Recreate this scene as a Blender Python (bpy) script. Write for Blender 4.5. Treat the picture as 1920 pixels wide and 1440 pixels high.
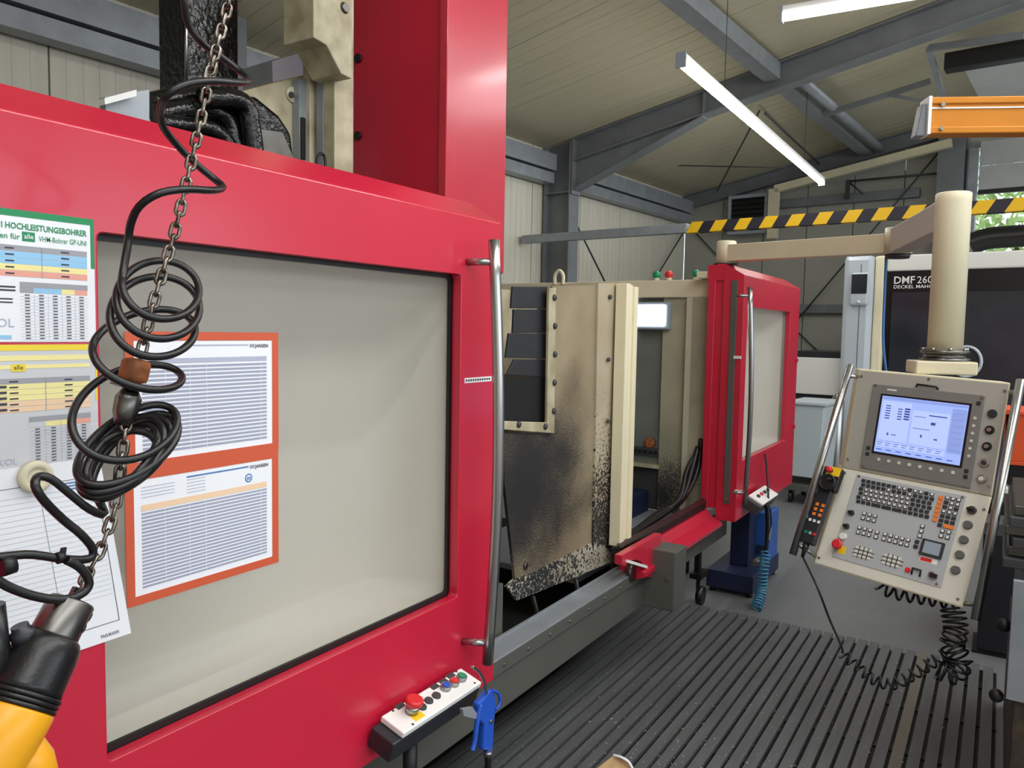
import bpy, bmesh, math, random
from mathutils import Vector, Matrix
random.seed(7)
scn = bpy.context.scene
for o in list(bpy.data.objects): bpy.data.objects.remove(o)
col = scn.collection
V = Vector
pi = math.pi

# ------------------------------------------------------------------ camera
F = 1440.0
vx = V((1880 - 960, -(635 - 720), -F)).normalized()
a_ = .018
b_ = (vx.x * a_ + vx.y) / (-vx.z)
up_ = V((a_, 1, b_)).normalized()
vy = up_.cross(vx)
R3 = Matrix((vx, vy, up_))                       # world = R3 @ cam
CAM = V((0, 0, 1.6))
cd = bpy.data.cameras.new('camera'); cd.sensor_width = 36; cd.lens = 36 * F / 1920; cd.clip_start = .05
cam = bpy.data.objects.new('camera', cd); col.objects.link(cam)
cam.matrix_world = Matrix.Translation(CAM) @ R3.to_4x4()
scn.camera = cam
DEL = math.atan2(2060 - 960, F) - math.atan2(1880 - 960, F)
HM = Matrix.Rotation(-DEL, 4, 'Z')                # hall axes are turned a little against the machine
HI = HM.inverted()

def ray(px, py): return R3 @ V((px - 960, -(py - 720), -F))
def P(px, py, ax, val):                            # photo direction met with a plane of the machine frame
    d = ray(px, py); i = 'xyz'.index(ax); return CAM + d * ((val - CAM[i]) / d[i])
def H(px, py, ax, val):                            # the same in the hall frame
    d = HI.to_3x3() @ ray(px, py); i = 'xyz'.index(ax); return CAM + d * ((val - CAM[i]) / d[i])
def PN(px, py, O, n):
    d = ray(px, py); return CAM + d * ((O - CAM).dot(n) / d.dot(n))

# ------------------------------------------------------------------ world, lights, exposure
w = bpy.data.worlds.new('world'); scn.world = w; w.use_nodes = True
nt = w.node_tree; bg = nt.nodes['Background']
bg.inputs[0].default_value = (.80, .90, 1.0, 1); bg.inputs[1].default_value = 1.6
vs = scn.view_settings
vs.view_transform = 'Standard'; vs.look = 'None'; vs.gamma = 1; vs.use_curve_mapping = False
vs.exposure = 0.35
def area(name, loc, target, sx, sy, power, color):
    l = bpy.data.lights.new(name, 'AREA'); l.shape = 'RECTANGLE'; l.size = sx; l.size_y = sy
    l.energy = power; l.color = color
    o = bpy.data.objects.new(name, l); col.objects.link(o)
    o.location = HM @ V(loc)
    o.rotation_euler = ((HM @ V(target)) - (HM @ V(loc))).to_track_quat('-Z', 'Y').to_euler()
    return o
area('window_daylight', (3.5, -8.85, 2.6), (3.5, 0, 2.2), 13, 2.6, 150, (.93, .97, 1))
area('skylight_daylight', (4, -1.9, 4.75), (4, -1.9, 0), 13, 1.6, 330, (.96, .98, 1))
area('rear_area_light', (-3.85, -3.0, 2.0), (3, 0, 1.4), 4.0, 3.4, 25, (.94, .97, 1))  # unseen weak area light before the solid rear wall, which has no gate

# ------------------------------------------------------------------ materials
def lin(c):
    return tuple(((x / 255) / 12.92 if x / 255 <= .04045 else ((x / 255 + .055) / 1.055) ** 2.4) for x in c) + (1,)
MATS = {}
def mat(name, c, rough=.5, metal=0., var=0., vscale=6., bump=0., bscale=60., coat=0., emit=0., stretch=None, c2=None, spec=.5):
    m = bpy.data.materials.new(name); m.use_nodes = True
    n = m.node_tree; p = n.nodes['Principled BSDF']
    col1 = lin(c)
    p.inputs['Base Color'].default_value = col1
    p.inputs['Roughness'].default_value = rough; p.inputs['Metallic'].default_value = metal
    p.inputs['Specular IOR Level'].default_value = spec
    if coat: p.inputs['Coat Weight'].default_value = coat; p.inputs['Coat Roughness'].default_value = .15
    if emit:
        p.inputs['Emission Color'].default_value = col1; p.inputs['Emission Strength'].default_value = emit
    if var or bump:
        g = n.nodes.new('ShaderNodeNewGeometry'); mp = n.nodes.new('ShaderNodeMapping')
        n.links.new(g.outputs['Position'], mp.inputs['Vector'])
        if stretch: mp.inputs['Scale'].default_value = stretch
    if var:
        t = n.nodes.new('ShaderNodeTexNoise'); t.inputs['Scale'].default_value = vscale; t.inputs['Detail'].default_value = 6
        n.links.new(mp.outputs[0], t.inputs['Vector'])
        r = n.nodes.new('ShaderNodeValToRGB'); r.color_ramp.elements[0].position = .3; r.color_ramp.elements[1].position = .72
        r.color_ramp.elements[0].color = lin(c2) if c2 else tuple(x * (1 - var) for x in col1[:3]) + (1,)
        r.color_ramp.elements[1].color = col1
        n.links.new(t.outputs['Fac'], r.inputs['Fac']); n.links.new(r.outputs['Color'], p.inputs['Base Color'])
    if bump:
        t2 = n.nodes.new('ShaderNodeTexNoise'); t2.inputs['Scale'].default_value = bscale; t2.inputs['Detail'].default_value = 4
        n.links.new(mp.outputs[0], t2.inputs['Vector'])
        bp = n.nodes.new('ShaderNodeBump'); bp.inputs['Strength'].default_value = bump; bp.inputs['Distance'].default_value = .01
        n.links.new(t2.outputs['Fac'], bp.inputs['Height']); n.links.new(bp.outputs[0], p.inputs['Normal'])
    MATS[name] = m
    return m
mat('red', (204, 30, 60), .36, var=.10, vscale=3, bump=.03, bscale=180, coat=.4)
mat('cream', (222, 212, 182), .45, var=.10, vscale=5)
mat('tray_grey', (208, 204, 192), .5, var=.05, vscale=5)
mat('cream_dirty', (205, 196, 168), .5, var=.35, vscale=9, c2=(150, 138, 108))
mat('cream_light', (238, 228, 196), .45, var=.06)
mat('beige_wall', (196, 190, 166), .55, var=.12, vscale=4)
mat('machine_grey', (90, 90, 84), .5, var=.12, vscale=5)
mat('partition_grey', (120, 124, 118), .45, var=.2, vscale=6)
mat('body_black', (38, 40, 46), .4)
mat('dark_grey', (62, 64, 66), .5, var=.15)
mat('black', (17, 17, 18), .45)
mat('black_rubber', (22, 22, 23), .33, bump=.05, bscale=200)
mat('oily_black', (14, 14, 15), .14, bump=.5, bscale=40)
mat('flap_black', (46, 47, 50), .5, var=.3, vscale=25)
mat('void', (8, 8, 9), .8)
mat('steel', (178, 178, 176), .28, metal=1, var=.1, vscale=14, stretch=(1, 1, .05))
mat('steel_dark', (120, 118, 114), .34, metal=1, var=.25, vscale=20)
mat('chain_steel', (168, 162, 152), .3, metal=1, var=.45, vscale=60, c2=(92, 82, 72))
mat('rust', (186, 104, 48), .7, var=.6, vscale=38, c2=(78, 52, 40), bump=.3, bscale=90)
mat('galvanised', (158, 164, 170), .42, metal=.3, var=.22, vscale=7)
mat('frame_steel', (124, 128, 132), .5, metal=.1, var=.2, vscale=5)
mat('roof_panel', (196, 189, 162), .5, var=.1, vscale=3, stretch=(6, .25, 1))
mat('wall_panel', (214, 210, 194), .5, var=.1, vscale=3, stretch=(5, 5, .3))
mat('gable_panel', (168, 168, 158), .55, var=.08, vscale=3)
mat('concrete', (112, 114, 115), .55, var=.22, vscale=2.2, bump=.05, bscale=30)
mat('outside', (150, 152, 150), .9, var=.2)
mat('slat', (92, 93, 94), .6, var=.28, vscale=7, bump=.15, bscale=90, stretch=(.5, 3, 3))
mat('slat_tan', (112, 106, 94), .6, var=.25, vscale=7)
mat('white', (236, 236, 232), .5)
mat('paper', (238, 239, 244), .6)
mat('paper_grey', (205, 206, 210), .6)
mat('green_print', (40, 140, 90), .6)
mat('yellow_print', (240, 215, 60), .6)
mat('pale_yellow', (243, 230, 160), .6)
mat('pale_blue', (150, 200, 235), .6)
mat('pale_red', (235, 165, 150), .6)
mat('pale_orange', (240, 205, 170), .6)
mat('print_grey', (160, 160, 168), .6)
mat('print_line', (178, 182, 200), .6)
mat('print_row', (160, 164, 184), .6)
mat('print_dark', (60, 60, 75), .6)
mat('print_blue', (70, 120, 180), .6)
mat('orange_frame', (205, 88, 55), .5)
mat('magnet', (214, 206, 178), .45)
mat('yellow_plastic', (238, 168, 30), .35, var=.08, vscale=14)
mat('yellow', (240, 200, 30), .45)
mat('hazard_yellow', (232, 184, 20), .55)
mat('hazard_black', (32, 30, 42), .55)
mat('orange_alu', (216, 136, 36), .35, metal=.25, var=.12, vscale=6)
mat('orange_bin', (225, 85, 40), .5)
mat('orange_key', (240, 130, 50), .5)
mat('red_plastic', (215, 45, 48), .35)
mat('green_plastic', (20, 140, 95), .3)
mat('blue_plastic', (32, 84, 190), .35)
mat('blue_paint', (48, 92, 170), .45, var=.2)
mat('navy', (24, 34, 66), .5)
mat('teal_hose', (60, 130, 165), .35)
mat('blue_cord', (50, 110, 175), .5)
mat('panel_grey', (178, 175, 166), .5, var=.06, vscale=8)
mat('panel_dark', (128, 126, 122), .5)
mat('panel_lower', (222, 219, 206), .5, var=.08, vscale=8)
mat('key_dark', (44, 45, 50), .5)
mat('key_white', (226, 226, 222), .5)
mat('silver', (198, 206, 214), .35, metal=.15)
mat('bin_grey', (186, 196, 200), .5)
mat('dmf_black', (22, 22, 26), .25)
mat('smoked_glass', (54, 57, 64), .15, var=.4, vscale=3)
mat('bluish_grey', (150, 160, 170), .5)
mat('lamp_on', (255, 255, 252), .5, emit=26)
mat('work_lamp_on', (245, 250, 255), .5, emit=14)
mat('screen_on', (150, 172, 240), .3, emit=.55)
mat('screen_pale', (166, 184, 242), .3, emit=.6)
mat('screen_mid', (140, 160, 225), .3, emit=.4)
mat('screen_text', (70, 84, 160), .3, emit=.2)
mat('small_display', (150, 164, 176), .15)
mat('leaf', (176, 204, 120), .6, var=.4, vscale=2)
mat('bark', (90, 72, 55), .9, var=.3)
mat('cardboard', (196, 160, 116), .8, var=.3, vscale=20)
mat('gate_panel', (188, 190, 188), .5, var=.08)
mat('bluish_grey_plate', (176, 180, 182), .45)
mat('dark_plug', (96, 96, 94), .45)
mat('cream_grey', (196, 190, 180), .5)
mat('cream_white', (226, 226, 220), .45)
mat('rust_dark', (74, 62, 50), .7, var=.5, vscale=25, c2=(40, 36, 30))
mat('chips', (214, 214, 212), .4, metal=.2)

def milky(name, c, fac, rough):
    m = bpy.data.materials.new(name); m.use_nodes = True; n = m.node_tree
    p = n.nodes['Principled BSDF']; p.inputs['Base Color'].default_value = lin(c); p.inputs['Roughness'].default_value = rough
    t = n.nodes.new('ShaderNodeBsdfTransparent'); mx = n.nodes.new('ShaderNodeMixShader'); mx.inputs[0].default_value = fac
    n.links.new(t.outputs[0], mx.inputs[1]); n.links.new(p.outputs[0], mx.inputs[2])
    n.links.new(mx.outputs[0], n.nodes['Material Output'].inputs[0]); MATS[name] = m
milky('milky_pane', (200, 196, 186), .14, .12)

def splatter(name, base, base2, centre, rad, dens, spk_=140, soft=.16):
    """painted sheet with oily spray: specks get denser towards the middle of the stain"""
    m = bpy.data.materials.new(name); m.use_nodes = True; n = m.node_tree; L = n.links.new
    p = n.nodes['Principled BSDF']; p.inputs['Roughness'].default_value = .5
    g = n.nodes.new('ShaderNodeNewGeometry')
    big = n.nodes.new('ShaderNodeTexNoise'); big.inputs['Scale'].default_value = 3; L(g.outputs['Position'], big.inputs['Vector'])
    r0 = n.nodes.new('ShaderNodeValToRGB'); r0.color_ramp.elements[0].color = lin(base2); r0.color_ramp.elements[1].color = lin(base)
    r0.color_ramp.elements[0].position = .35; r0.color_ramp.elements[1].position = .65; L(big.outputs['Fac'], r0.inputs[0])
    dv = n.nodes.new('ShaderNodeVectorMath'); dv.operation = 'SUBTRACT'; dv.inputs[1].default_value = centre; L(g.outputs['Position'], dv.inputs[0])
    sc = n.nodes.new('ShaderNodeVectorMath'); sc.operation = 'DIVIDE'; sc.inputs[1].default_value = rad; L(dv.outputs[0], sc.inputs[0])
    ln = n.nodes.new('ShaderNodeVectorMath'); ln.operation = 'LENGTH'; L(sc.outputs[0], ln.inputs[0])
    edge = n.nodes.new('ShaderNodeTexNoise'); edge.inputs['Scale'].default_value = 5; L(g.outputs['Position'], edge.inputs['Vector'])
    def math_(op, a, b):
        k = n.nodes.new('ShaderNodeMath'); k.operation = op
        for i, q in enumerate((a, b)):
            if isinstance(q, (int, float)): k.inputs[i].default_value = q
            else: L(q, k.inputs[i])
        return k.outputs[0]
    e1 = math_('MULTIPLY', math_('SUBTRACT', edge.outputs['Fac'], .5), .7)
    s = math_('ADD', ln.outputs['Value'], e1)
    for scl, amp in ((spk_, dens), (spk_ * 2.7, dens * .8)):
        sp_ = n.nodes.new('ShaderNodeTexNoise'); sp_.inputs['Scale'].default_value = scl; sp_.inputs['Detail'].default_value = 2; L(g.outputs['Position'], sp_.inputs['Vector'])
        s = math_('ADD', s, math_('MULTIPLY', math_('SUBTRACT', sp_.outputs['Fac'], .5), amp))
    mr = n.nodes.new('ShaderNodeMapRange'); mr.inputs['From Min'].default_value = .5 - soft; mr.inputs['From Max'].default_value = .5 + soft; L(s, mr.inputs['Value'])
    mx = n.nodes.new('ShaderNodeMix'); mx.data_type = 'RGBA'; L(mr.outputs[0], mx.inputs[0])
    mx.inputs[6].default_value = lin((40, 40, 41)); L(r0.outputs[0], mx.inputs[7]); L(mx.outputs[2], p.inputs['Base Color'])
    MATS[name] = m
splatter('spray_sheet', (160, 145, 118), (136, 121, 96), (2.45, 1.5, 1.0), (1.0, 1, .64), 1.15, 190, .2)
splatter('spray_strip', (186, 174, 150), (164, 150, 124), (3.10, 1.5, .66), (.5, 1, .55), 3.0, 80, .1)
splatter('spray_lip', (190, 184, 168), (164, 154, 134), (2.55, 1.5, .6), (.75, 1, .4), 3.6, 70, .08)
splatter('grimy_wall', (172, 166, 142), (146, 144, 124), (4.42, 1.70, .60), (1, .26, .34), 1.8, 130, .25)

# ------------------------------------------------------------------ builders
class MB:
    def __init__(s, M=None): s.v = []; s.f = []; s.sm = []; s.M = M
    def vert(s, p): s.v.append(tuple(s.M @ V(p)) if s.M else tuple(p)); return len(s.v) - 1
    def face(s, ids, smooth=False): s.f.append(ids); s.sm.append(smooth)
    def quad(s, *pts): s.face([s.vert(p) for p in pts]); return s
    def hexa(s, p):                                 # 4 bottom, 4 top
        i = [s.vert(q) for q in p]
        for q in ((3, 2, 1, 0), (4, 5, 6, 7), (0, 1, 5, 4), (1, 2, 6, 5), (2, 3, 7, 6), (3, 0, 4, 7)): s.face([i[k] for k in q])
        return s
    def box(s, a, b):
        x0, x1 = sorted((a[0], b[0])); y0, y1 = sorted((a[1], b[1])); z0, z1 = sorted((a[2], b[2]))
        return s.hexa([(x0, y0, z0), (x1, y0, z0), (x1, y1, z0), (x0, y1, z0), (x0, y0, z1), (x1, y0, z1), (x1, y1, z1), (x0, y1, z1)])
    def obox(s, c, u, v, w_):                        # centre and three half vectors
        c = V(c); u = V(u); v = V(v); w_ = V(w_)
        return s.hexa([c - u - v - w_, c + u - v - w_, c + u + v - w_, c - u + v - w_, c - u - v + w_, c + u - v + w_, c + u + v + w_, c - u + v + w_])
    def beam(s, p0, p1, w_, h, up=(0, 0, 1)):
        p0 = V(p0); p1 = V(p1); d = (p1 - p0); u = V(up); sd = d.cross(u).normalized(); u = sd.cross(d).normalized()
        return s.obox((p0 + p1) / 2, d / 2, sd * w_ / 2, u * h / 2)
    def prism(s, poly, ex):
        n = len(poly); a = [s.vert(V(p)) for p in poly]; b = [s.vert(V(p) + V(ex)) for p in poly]
        s.face(a[::-1]); s.face(b)
        for i in range(n): s.face([a[i], a[(i + 1) % n], b[(i + 1) % n], b[i]])
        return s
    def lathe(s, p0, ax, prof, seg=20, cap=True):
        p0 = V(p0); ax = V(ax).normalized(); t = V((0, 0, 1)) if abs(ax.z) < .9 else V((1, 0, 0))
        e1 = ax.cross(t).normalized(); e2 = ax.cross(e1)
        rings = []
        for d, r in prof:
            rings.append([s.vert(p0 + ax * d + (e1 * math.cos(2 * pi * k / seg) + e2 * math.sin(2 * pi * k / seg)) * r) for k in range(seg)])
        for a, b in zip(rings, rings[1:]):
            for k in range(seg): s.face([a[k], a[(k + 1) % seg], b[(k + 1) % seg], b[k]], True)
        if cap: s.face(rings[0][::-1]); s.face(rings[-1])
        return s
    def cyl(s, p0, p1, r, r1=None, seg=16):
        p0 = V(p0); p1 = V(p1); return s.lathe(p0, p1 - p0, [(0, r), ((p1 - p0).length, r if r1 is None else r1)], seg)
    def tube(s, pts, r, seg=8, closed=False):
        pts = [V(p) for p in pts]; n = len(pts); rings = []; e1 = None
        for i, p in enumerate(pts):
            d = (pts[(i + 1) % n] - pts[i - 1]) if closed or 0 < i < n - 1 else (pts[1] - pts[0] if i == 0 else pts[-1] - pts[-2])
            d.normalize()
            if e1 is None: e1 = d.orthogonal().normalized()
            else: e1 = (e1 - d * e1.dot(d)).normalized()
            e2 = d.cross(e1)
            rings.append([s.vert(p + (e1 * math.cos(2 * pi * k / seg) + e2 * math.sin(2 * pi * k / seg)) * r) for k in range(seg)])
        pr = list(zip(rings, rings[1:])) + ([(rings[-1], rings[0])] if closed else [])
        for a, b in pr:
            for k in range(seg): s.face([a[k], a[(k + 1) % seg], b[(k + 1) % seg], b[k]], True)
        if not closed: s.face(rings[0][::-1]); s.face(rings[-1])
        return s
    def ball(s, c, r, seg=14, sq=1.):
        c = V(c); prof = [(-r * math.cos(pi * k / 8) * sq, max(1e-5, r * math.sin(pi * k / 8))) for k in range(9)]
        return s.lathe(c, (0, 0, 1), prof, seg, False)
    def frame(s, O, U, W, n, ow, oh, hole, rad, th):
        """plate ow x oh with a rounded hole (x0,y0,x1,y1); U,W in-plane unit vectors, n outward, th thickness backwards"""
        O = V(O); U = V(U); W = V(W); n = V(n)
        x0, y0, x1, y1 = hole; oc = [(0, 0), (ow, 0), (ow, oh), (0, oh)]
        cc = [(x0 + rad, y0 + rad, pi), (x1 - rad, y0 + rad, 1.5 * pi), (x1 - rad, y1 - rad, 0), (x0 + rad, y1 - rad, .5 * pi)]
        K = 6
        arcs = [[(cx + rad * math.cos(t0 + k / K * pi / 2), cy + rad * math.sin(t0 + k / K * pi / 2)) for k in range(K + 1)] for cx, cy, t0 in cc]
        lay = []
        for dep in (0, -th):
            g = lambda q: s.vert(O + U * q[0] + W * q[1] + n * dep)
            o = [g(q) for q in oc]; ar = [[g(q) for q in A] for A in arcs]; lay.append((o, ar))
            for c in range(4):
                for k in range(K): s.face([o[c], ar[c][k + 1], ar[c][k]])
                c2 = (c + 1) % 4; s.face([o[c], o[c2], ar[c2][0], ar[c][K]])
        (o, ar), (o2, ar2) = lay
        for c in range(4): s.face([o[c], o[(c + 1) % 4], o2[(c + 1) % 4], o2[c]])
        i1 = sum(ar, []); i2 = sum(ar2, [])
        for k in range(len(i1)): s.face([i1[k], i1[(k + 1) % len(i1)], i2[(k + 1) % len(i1)], i2[k]])
        return s
    def mesh(s, name, m):
        me = bpy.data.meshes.new(name); me.from_pydata(s.v, [], s.f)
        me.polygons.foreach_set('use_smooth', s.sm)
        bm = bmesh.new(); bm.from_mesh(me); bmesh.ops.recalc_face_normals(bm, faces=bm.faces); bm.to_mesh(me); bm.free()
        me.materials.append(MATS[m]); me.update(); return me
    def build(s, name, m, parent=None, bevel=0):
        return link(name, s.mesh(name, m), parent, None, bevel)
def link(name, me, parent=None, mw=None, bevel=0):
    o = bpy.data.objects.new(name, me); col.objects.link(o)
    if mw is not None: o.matrix_basis = mw
    if parent is not None:
        o.parent = parent
        if parent.type == 'EMPTY': o.matrix_parent_inverse = Matrix.Translation(-parent.location)
        else: o.matrix_parent_inverse = parent.matrix_basis.inverted()
    if bevel:
        b = o.modifiers.new('bevel', 'BEVEL'); b.width = bevel; b.segments = 2; b.limit_method = 'ANGLE'
    return o
def tag(o, label, cat, group=None):
    o['label'] = label; o['category'] = cat
    if group: o['group'] = group
    return o
def thing(name, label, cat, loc, group=None):
    o = bpy.data.objects.new(name, None); o.empty_display_size = .1; o.location = V(loc); col.objects.link(o)
    return tag(o, label, cat, group)
def struct(o): o['kind'] = 'structure'; return o
def crom(pts, n=6, closed=False):
    pts = [V(p) for p in pts]; out = []; N = len(pts)
    for i in range(N if closed else N - 1):
        if closed: p0, p1, p2, p3 = pts[i - 1], pts[i], pts[(i + 1) % N], pts[(i + 2) % N]
        else: p0 = pts[max(i - 1, 0)]; p1 = pts[i]; p2 = pts[i + 1]; p3 = pts[min(i + 2, N - 1)]
        for k in range(n):
            t = k / n
            out.append(.5 * ((2 * p1) + (p2 - p0) * t + (2 * p0 - 5 * p1 + 4 * p2 - p3) * t * t + (3 * p1 - p0 - 3 * p2 + p3) * t ** 3))
    if not closed: out.append(pts[-1])
    return out
def helix(path, r, turns, n=12):
    path = crom(path, 12); L = [0]
    for a, b in zip(path, path[1:]): L.append(L[-1] + (b - a).length)
    out = []; e1 = None; j = 0; N = int(turns * n)
    for i in range(N + 1):
        s_ = L[-1] * i / N
        while j < len(L) - 2 and L[j + 1] < s_: j += 1
        t = (s_ - L[j]) / max(1e-6, L[j + 1] - L[j]); p = path[j].lerp(path[j + 1], t); d = (path[j + 1] - path[j]).normalized()
        if e1 is None: e1 = d.orthogonal().normalized()
        else: e1 = (e1 - d * e1.dot(d)).normalized()
        e2 = d.cross(e1); th = 2 * pi * i / n; out.append(p + e1 * r * math.cos(th) + e2 * r * math.sin(th))
    return out
def text(s, O, U, W, size, m, parent, name='lettering', align='LEFT', bold=0., off=.0012, sx=1.):
    cu = bpy.data.curves.new('t', 'FONT'); cu.body = s; cu.size = size; cu.align_x = align; cu.offset = bold * size; cu.resolution_u = 2
    ob = bpy.data.objects.new('t', cu); col.objects.link(ob)
    dg = bpy.context.evaluated_depsgraph_get(); me = bpy.data.meshes.new_from_object(ob.evaluated_get(dg))
    bpy.data.objects.remove(ob); bpy.data.curves.remove(cu)
    U = V(U).normalized(); W = V(W).normalized(); n = U.cross(W)
    T = Matrix((U, W, n)).transposed().to_4x4(); T.translation = V(O) + n * off
    me.transform(T @ Matrix.Diagonal((sx, 1, 1, 1))); me.materials.clear(); me.materials.append(MATS[m])
    return link(name, me, parent)
class Sheet:
    """2-D layout on a flat face: origin top left, x to the right, y downwards"""
    def __init__(s, O, U, D): s.O = V(O); s.U = V(U).normalized(); s.D = V(D).normalized(); s.n = s.D.cross(s.U)
    def p(s, x, y, h=0): return s.O + s.U * x + s.D * y + s.n * h
    def rect(s, mb, x0, y0, x1, y1, h0, h1):
        return mb.hexa([s.p(x0, y0, h0), s.p(x1, y0, h0), s.p(x1, y1, h0), s.p(x0, y1, h0), s.p(x0, y0, h1), s.p(x1, y0, h1), s.p(x1, y1, h1), s.p(x0, y1, h1)])
    def disc(s, mb, x, y, r, h0, h1, r1=None, seg=18): return mb.cyl(s.p(x, y, h0), s.p(x, y, h1), r, r1, seg)
    def text(s, t, x, y, size, m, parent, align='LEFT', bold=0., h=.0012, sx=1., name='lettering'):
        return text(t, s.p(x, y), s.U, -s.D, size, m, parent, name, align, bold, h, sx)

# ================================================================== THE HALL
YW, XG = 5.25, 11.3
def zr(y): return 3.76 + .178 * (4.95 - y) if y > -2 else 3.76 + .178 * 6.95 - .178 * (-2 - y)
struct(MB(HM).quad((-4, -9, 0), (XG + .1, -9, 0), (XG + .1, YW + .1, 0), (-4, YW + .1, 0)).build('floor', 'concrete'))
struct(MB(HM).quad((XG + .1, -20, -.02), (60, -20, -.02), (60, 30, -.02), (XG + .1, 30, -.02)).build('ground', 'outside'))
# left wall: backing skin and standing panels
wl = struct(MB(HM).box((-4, YW + .06, 0), (XG, YW + .1, 3.9)).build('wall_left', 'dark_grey'))
me = None
for i in range(15):
    x0 = -4 + i * 1.02
    b = MB(HM).box((x0 + .006, YW, 0.02), (x0 + 1.014, YW + .06, 3.72))
    for k in range(1, 10): b.box((x0 + k * .102 - .004, YW - .003, .02), (x0 + k * .102 + .004, YW, 3.72))
    b.build('wall_panel', 'wall_panel', wl)
# gable wall with the gate opening
GY = 1.42                                        # gate edge
wb = struct(MB(HM).box((XG + .06, GY, 0), (XG + .1, YW, 3.8)).build('wall_back', 'dark_grey'))
y = YW
while y > GY + .05:
    y1 = max(y - .62, GY)
    MB(HM).hexa([(XG, y1 + .006, .02), (XG + .06, y1 + .006, .02), (XG + .06, y - .006, .02), (XG, y - .006, .02),
                 (XG, y1 + .006, zr(y1) - .02), (XG + .06, y1 + .006, zr(y1) - .02), (XG + .06, y - .006, zr(y) - .02), (XG, y - .006, zr(y) - .02)]).build('wall_panel', 'gable_panel', wb)
    y = y1
struct(MB(HM).prism([(XG, GY, 3.98), (XG, GY, zr(GY) - .02), (XG, -2, zr(-2) - .02), (XG, -4, zr(-4) - .02), (XG, -4, 3.98)], (.06, 0, 0)).build('trim_1', 'gable_panel'))
struct(MB(HM).prism([(XG, -4, 0), (XG, -4, zr(-4) - .02), (XG, -9, zr(-9) - .02), (XG, -9, 0)], (.06, 0, 0)).build('wall_corner', 'gable_panel'))
# roof in strips that run down the slope
ce = struct(MB(HM).hexa([(-4, -2, zr(-2) + .07), (XG + .1, -2, zr(-2) + .07), (XG + .1, YW + .1, zr(YW + .1) + .07), (-4, YW + .1, zr(YW + .1) + .07),
                  (-4, -2, zr(-2) + .1), (XG + .1, -2, zr(-2) + .1), (XG + .1, YW + .1, zr(YW + .1) + .1), (-4, YW + .1, zr(YW + .1) + .1)]).build('ceiling', 'dark_grey'))
for i in range(15):
    x0 = -4 + i * 1.02; x1 = x0 + 1.012
    b = MB(HM).hexa([(x0, -2, zr(-2)), (x1, -2, zr(-2)), (x1, YW, zr(YW)), (x0, YW, zr(YW)),
                     (x0, -2, zr(-2) + .07), (x1, -2, zr(-2) + .07), (x1, YW, zr(YW) + .07), (x0, YW, zr(YW) + .07)])
    for k in range(1, 6):
        xx = x0 + k * .17
        b.hexa([(xx - .012, -2, zr(-2) - .0025), (xx + .012, -2, zr(-2) - .0025), (xx + .012, YW, zr(YW) - .0025), (xx - .012, YW, zr(YW) - .0025),
                (xx - .012, -2, zr(-2)), (xx + .012, -2, zr(-2)), (xx + .012, YW, zr(YW)), (xx - .012, YW, zr(YW))])
    b.build('roof_panel', 'roof_panel', ce)
struct(MB(HM).hexa([(-4, -9, zr(-9)), (XG, -9, zr(-9)), (XG, -2.01, zr(-2.01)), (-4, -2.01, zr(-2.01)),
                    (-4, -9, zr(-9) + .1), (XG, -9, zr(-9) + .1), (XG, -2.01, zr(-2.01) + .1), (-4, -2.01, zr(-2.01) + .1)]).build('ceiling_far', 'roof_panel'))
struct(MB(HM).box((-4, -9.1, 0), (XG, -9, 1.2)).box((-4, -9.1, 4.0), (XG, -9, 4.6)).build('wall_right', 'wall_panel'))
struct(MB(HM).box((-4.1, -9, 0), (-4, YW, 5.0)).build('wall_front', 'wall_panel'))

# steel frame ---------------------------------------------------------------
def ibeam_y(mb, x, y0, y1, zf0, zf1, h0, h1, b=.16, tf=.014, tw=.012):
    """I section running in the y direction: top heights zf0,zf1 and depths h0,h1 at both ends"""
    def sl(xa, xb, a0, a1, b0, b1):
        mb.hexa([(xa, y0, b0), (xb, y0, b0), (xb, y1, b1), (xa, y1, b1), (xa, y0, a0), (xb, y0, a0), (xb, y1, a1), (xa, y1, a1)])
    sl(x - b / 2, x + b / 2, zf0, zf1, zf0 - tf, zf1 - tf)
    sl(x - b / 2, x + b / 2, zf0 - h0 + tf, zf1 - h1 + tf, zf0 - h0, zf1 - h1)
    sl(x - tw / 2, x + tw / 2, zf0 - tf, zf1 - tf, zf0 - h0 + tf, zf1 - h1 + tf)
def column(x, label):
    t = thing('steel_column', label, 'column', HM @ V((x, 5.03, 0)), 'portal frame columns')
    b = MB(HM); zt = zr(5.0) - .02
    b.box((x - .1, 4.86, 0.02), (x + .1, 4.875, zt)); b.build('flange', 'frame_steel', t)
    MB(HM).box((x - .1, 5.205, 0.02), (x + .1, 5.22, zt)).build('flange', 'frame_steel', t)
    MB(HM).box((x - .006, 4.875, 0.02), (x + .006, 5.205, zt)).build('web', 'frame_steel', t)
    MB(HM).box((x - .1, 4.875, 3.17), (x - .006, 5.205, 3.185)).box((x + .006, 4.875, 3.17), (x + .1, 5.205, 3.185)).build('stiffener', 'frame_steel', t)
    MB(HM).box((x - .16, 4.8, 0), (x + .16, 5.24, .02)).build('base_plate', 'frame_steel', t)
    return t
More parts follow.
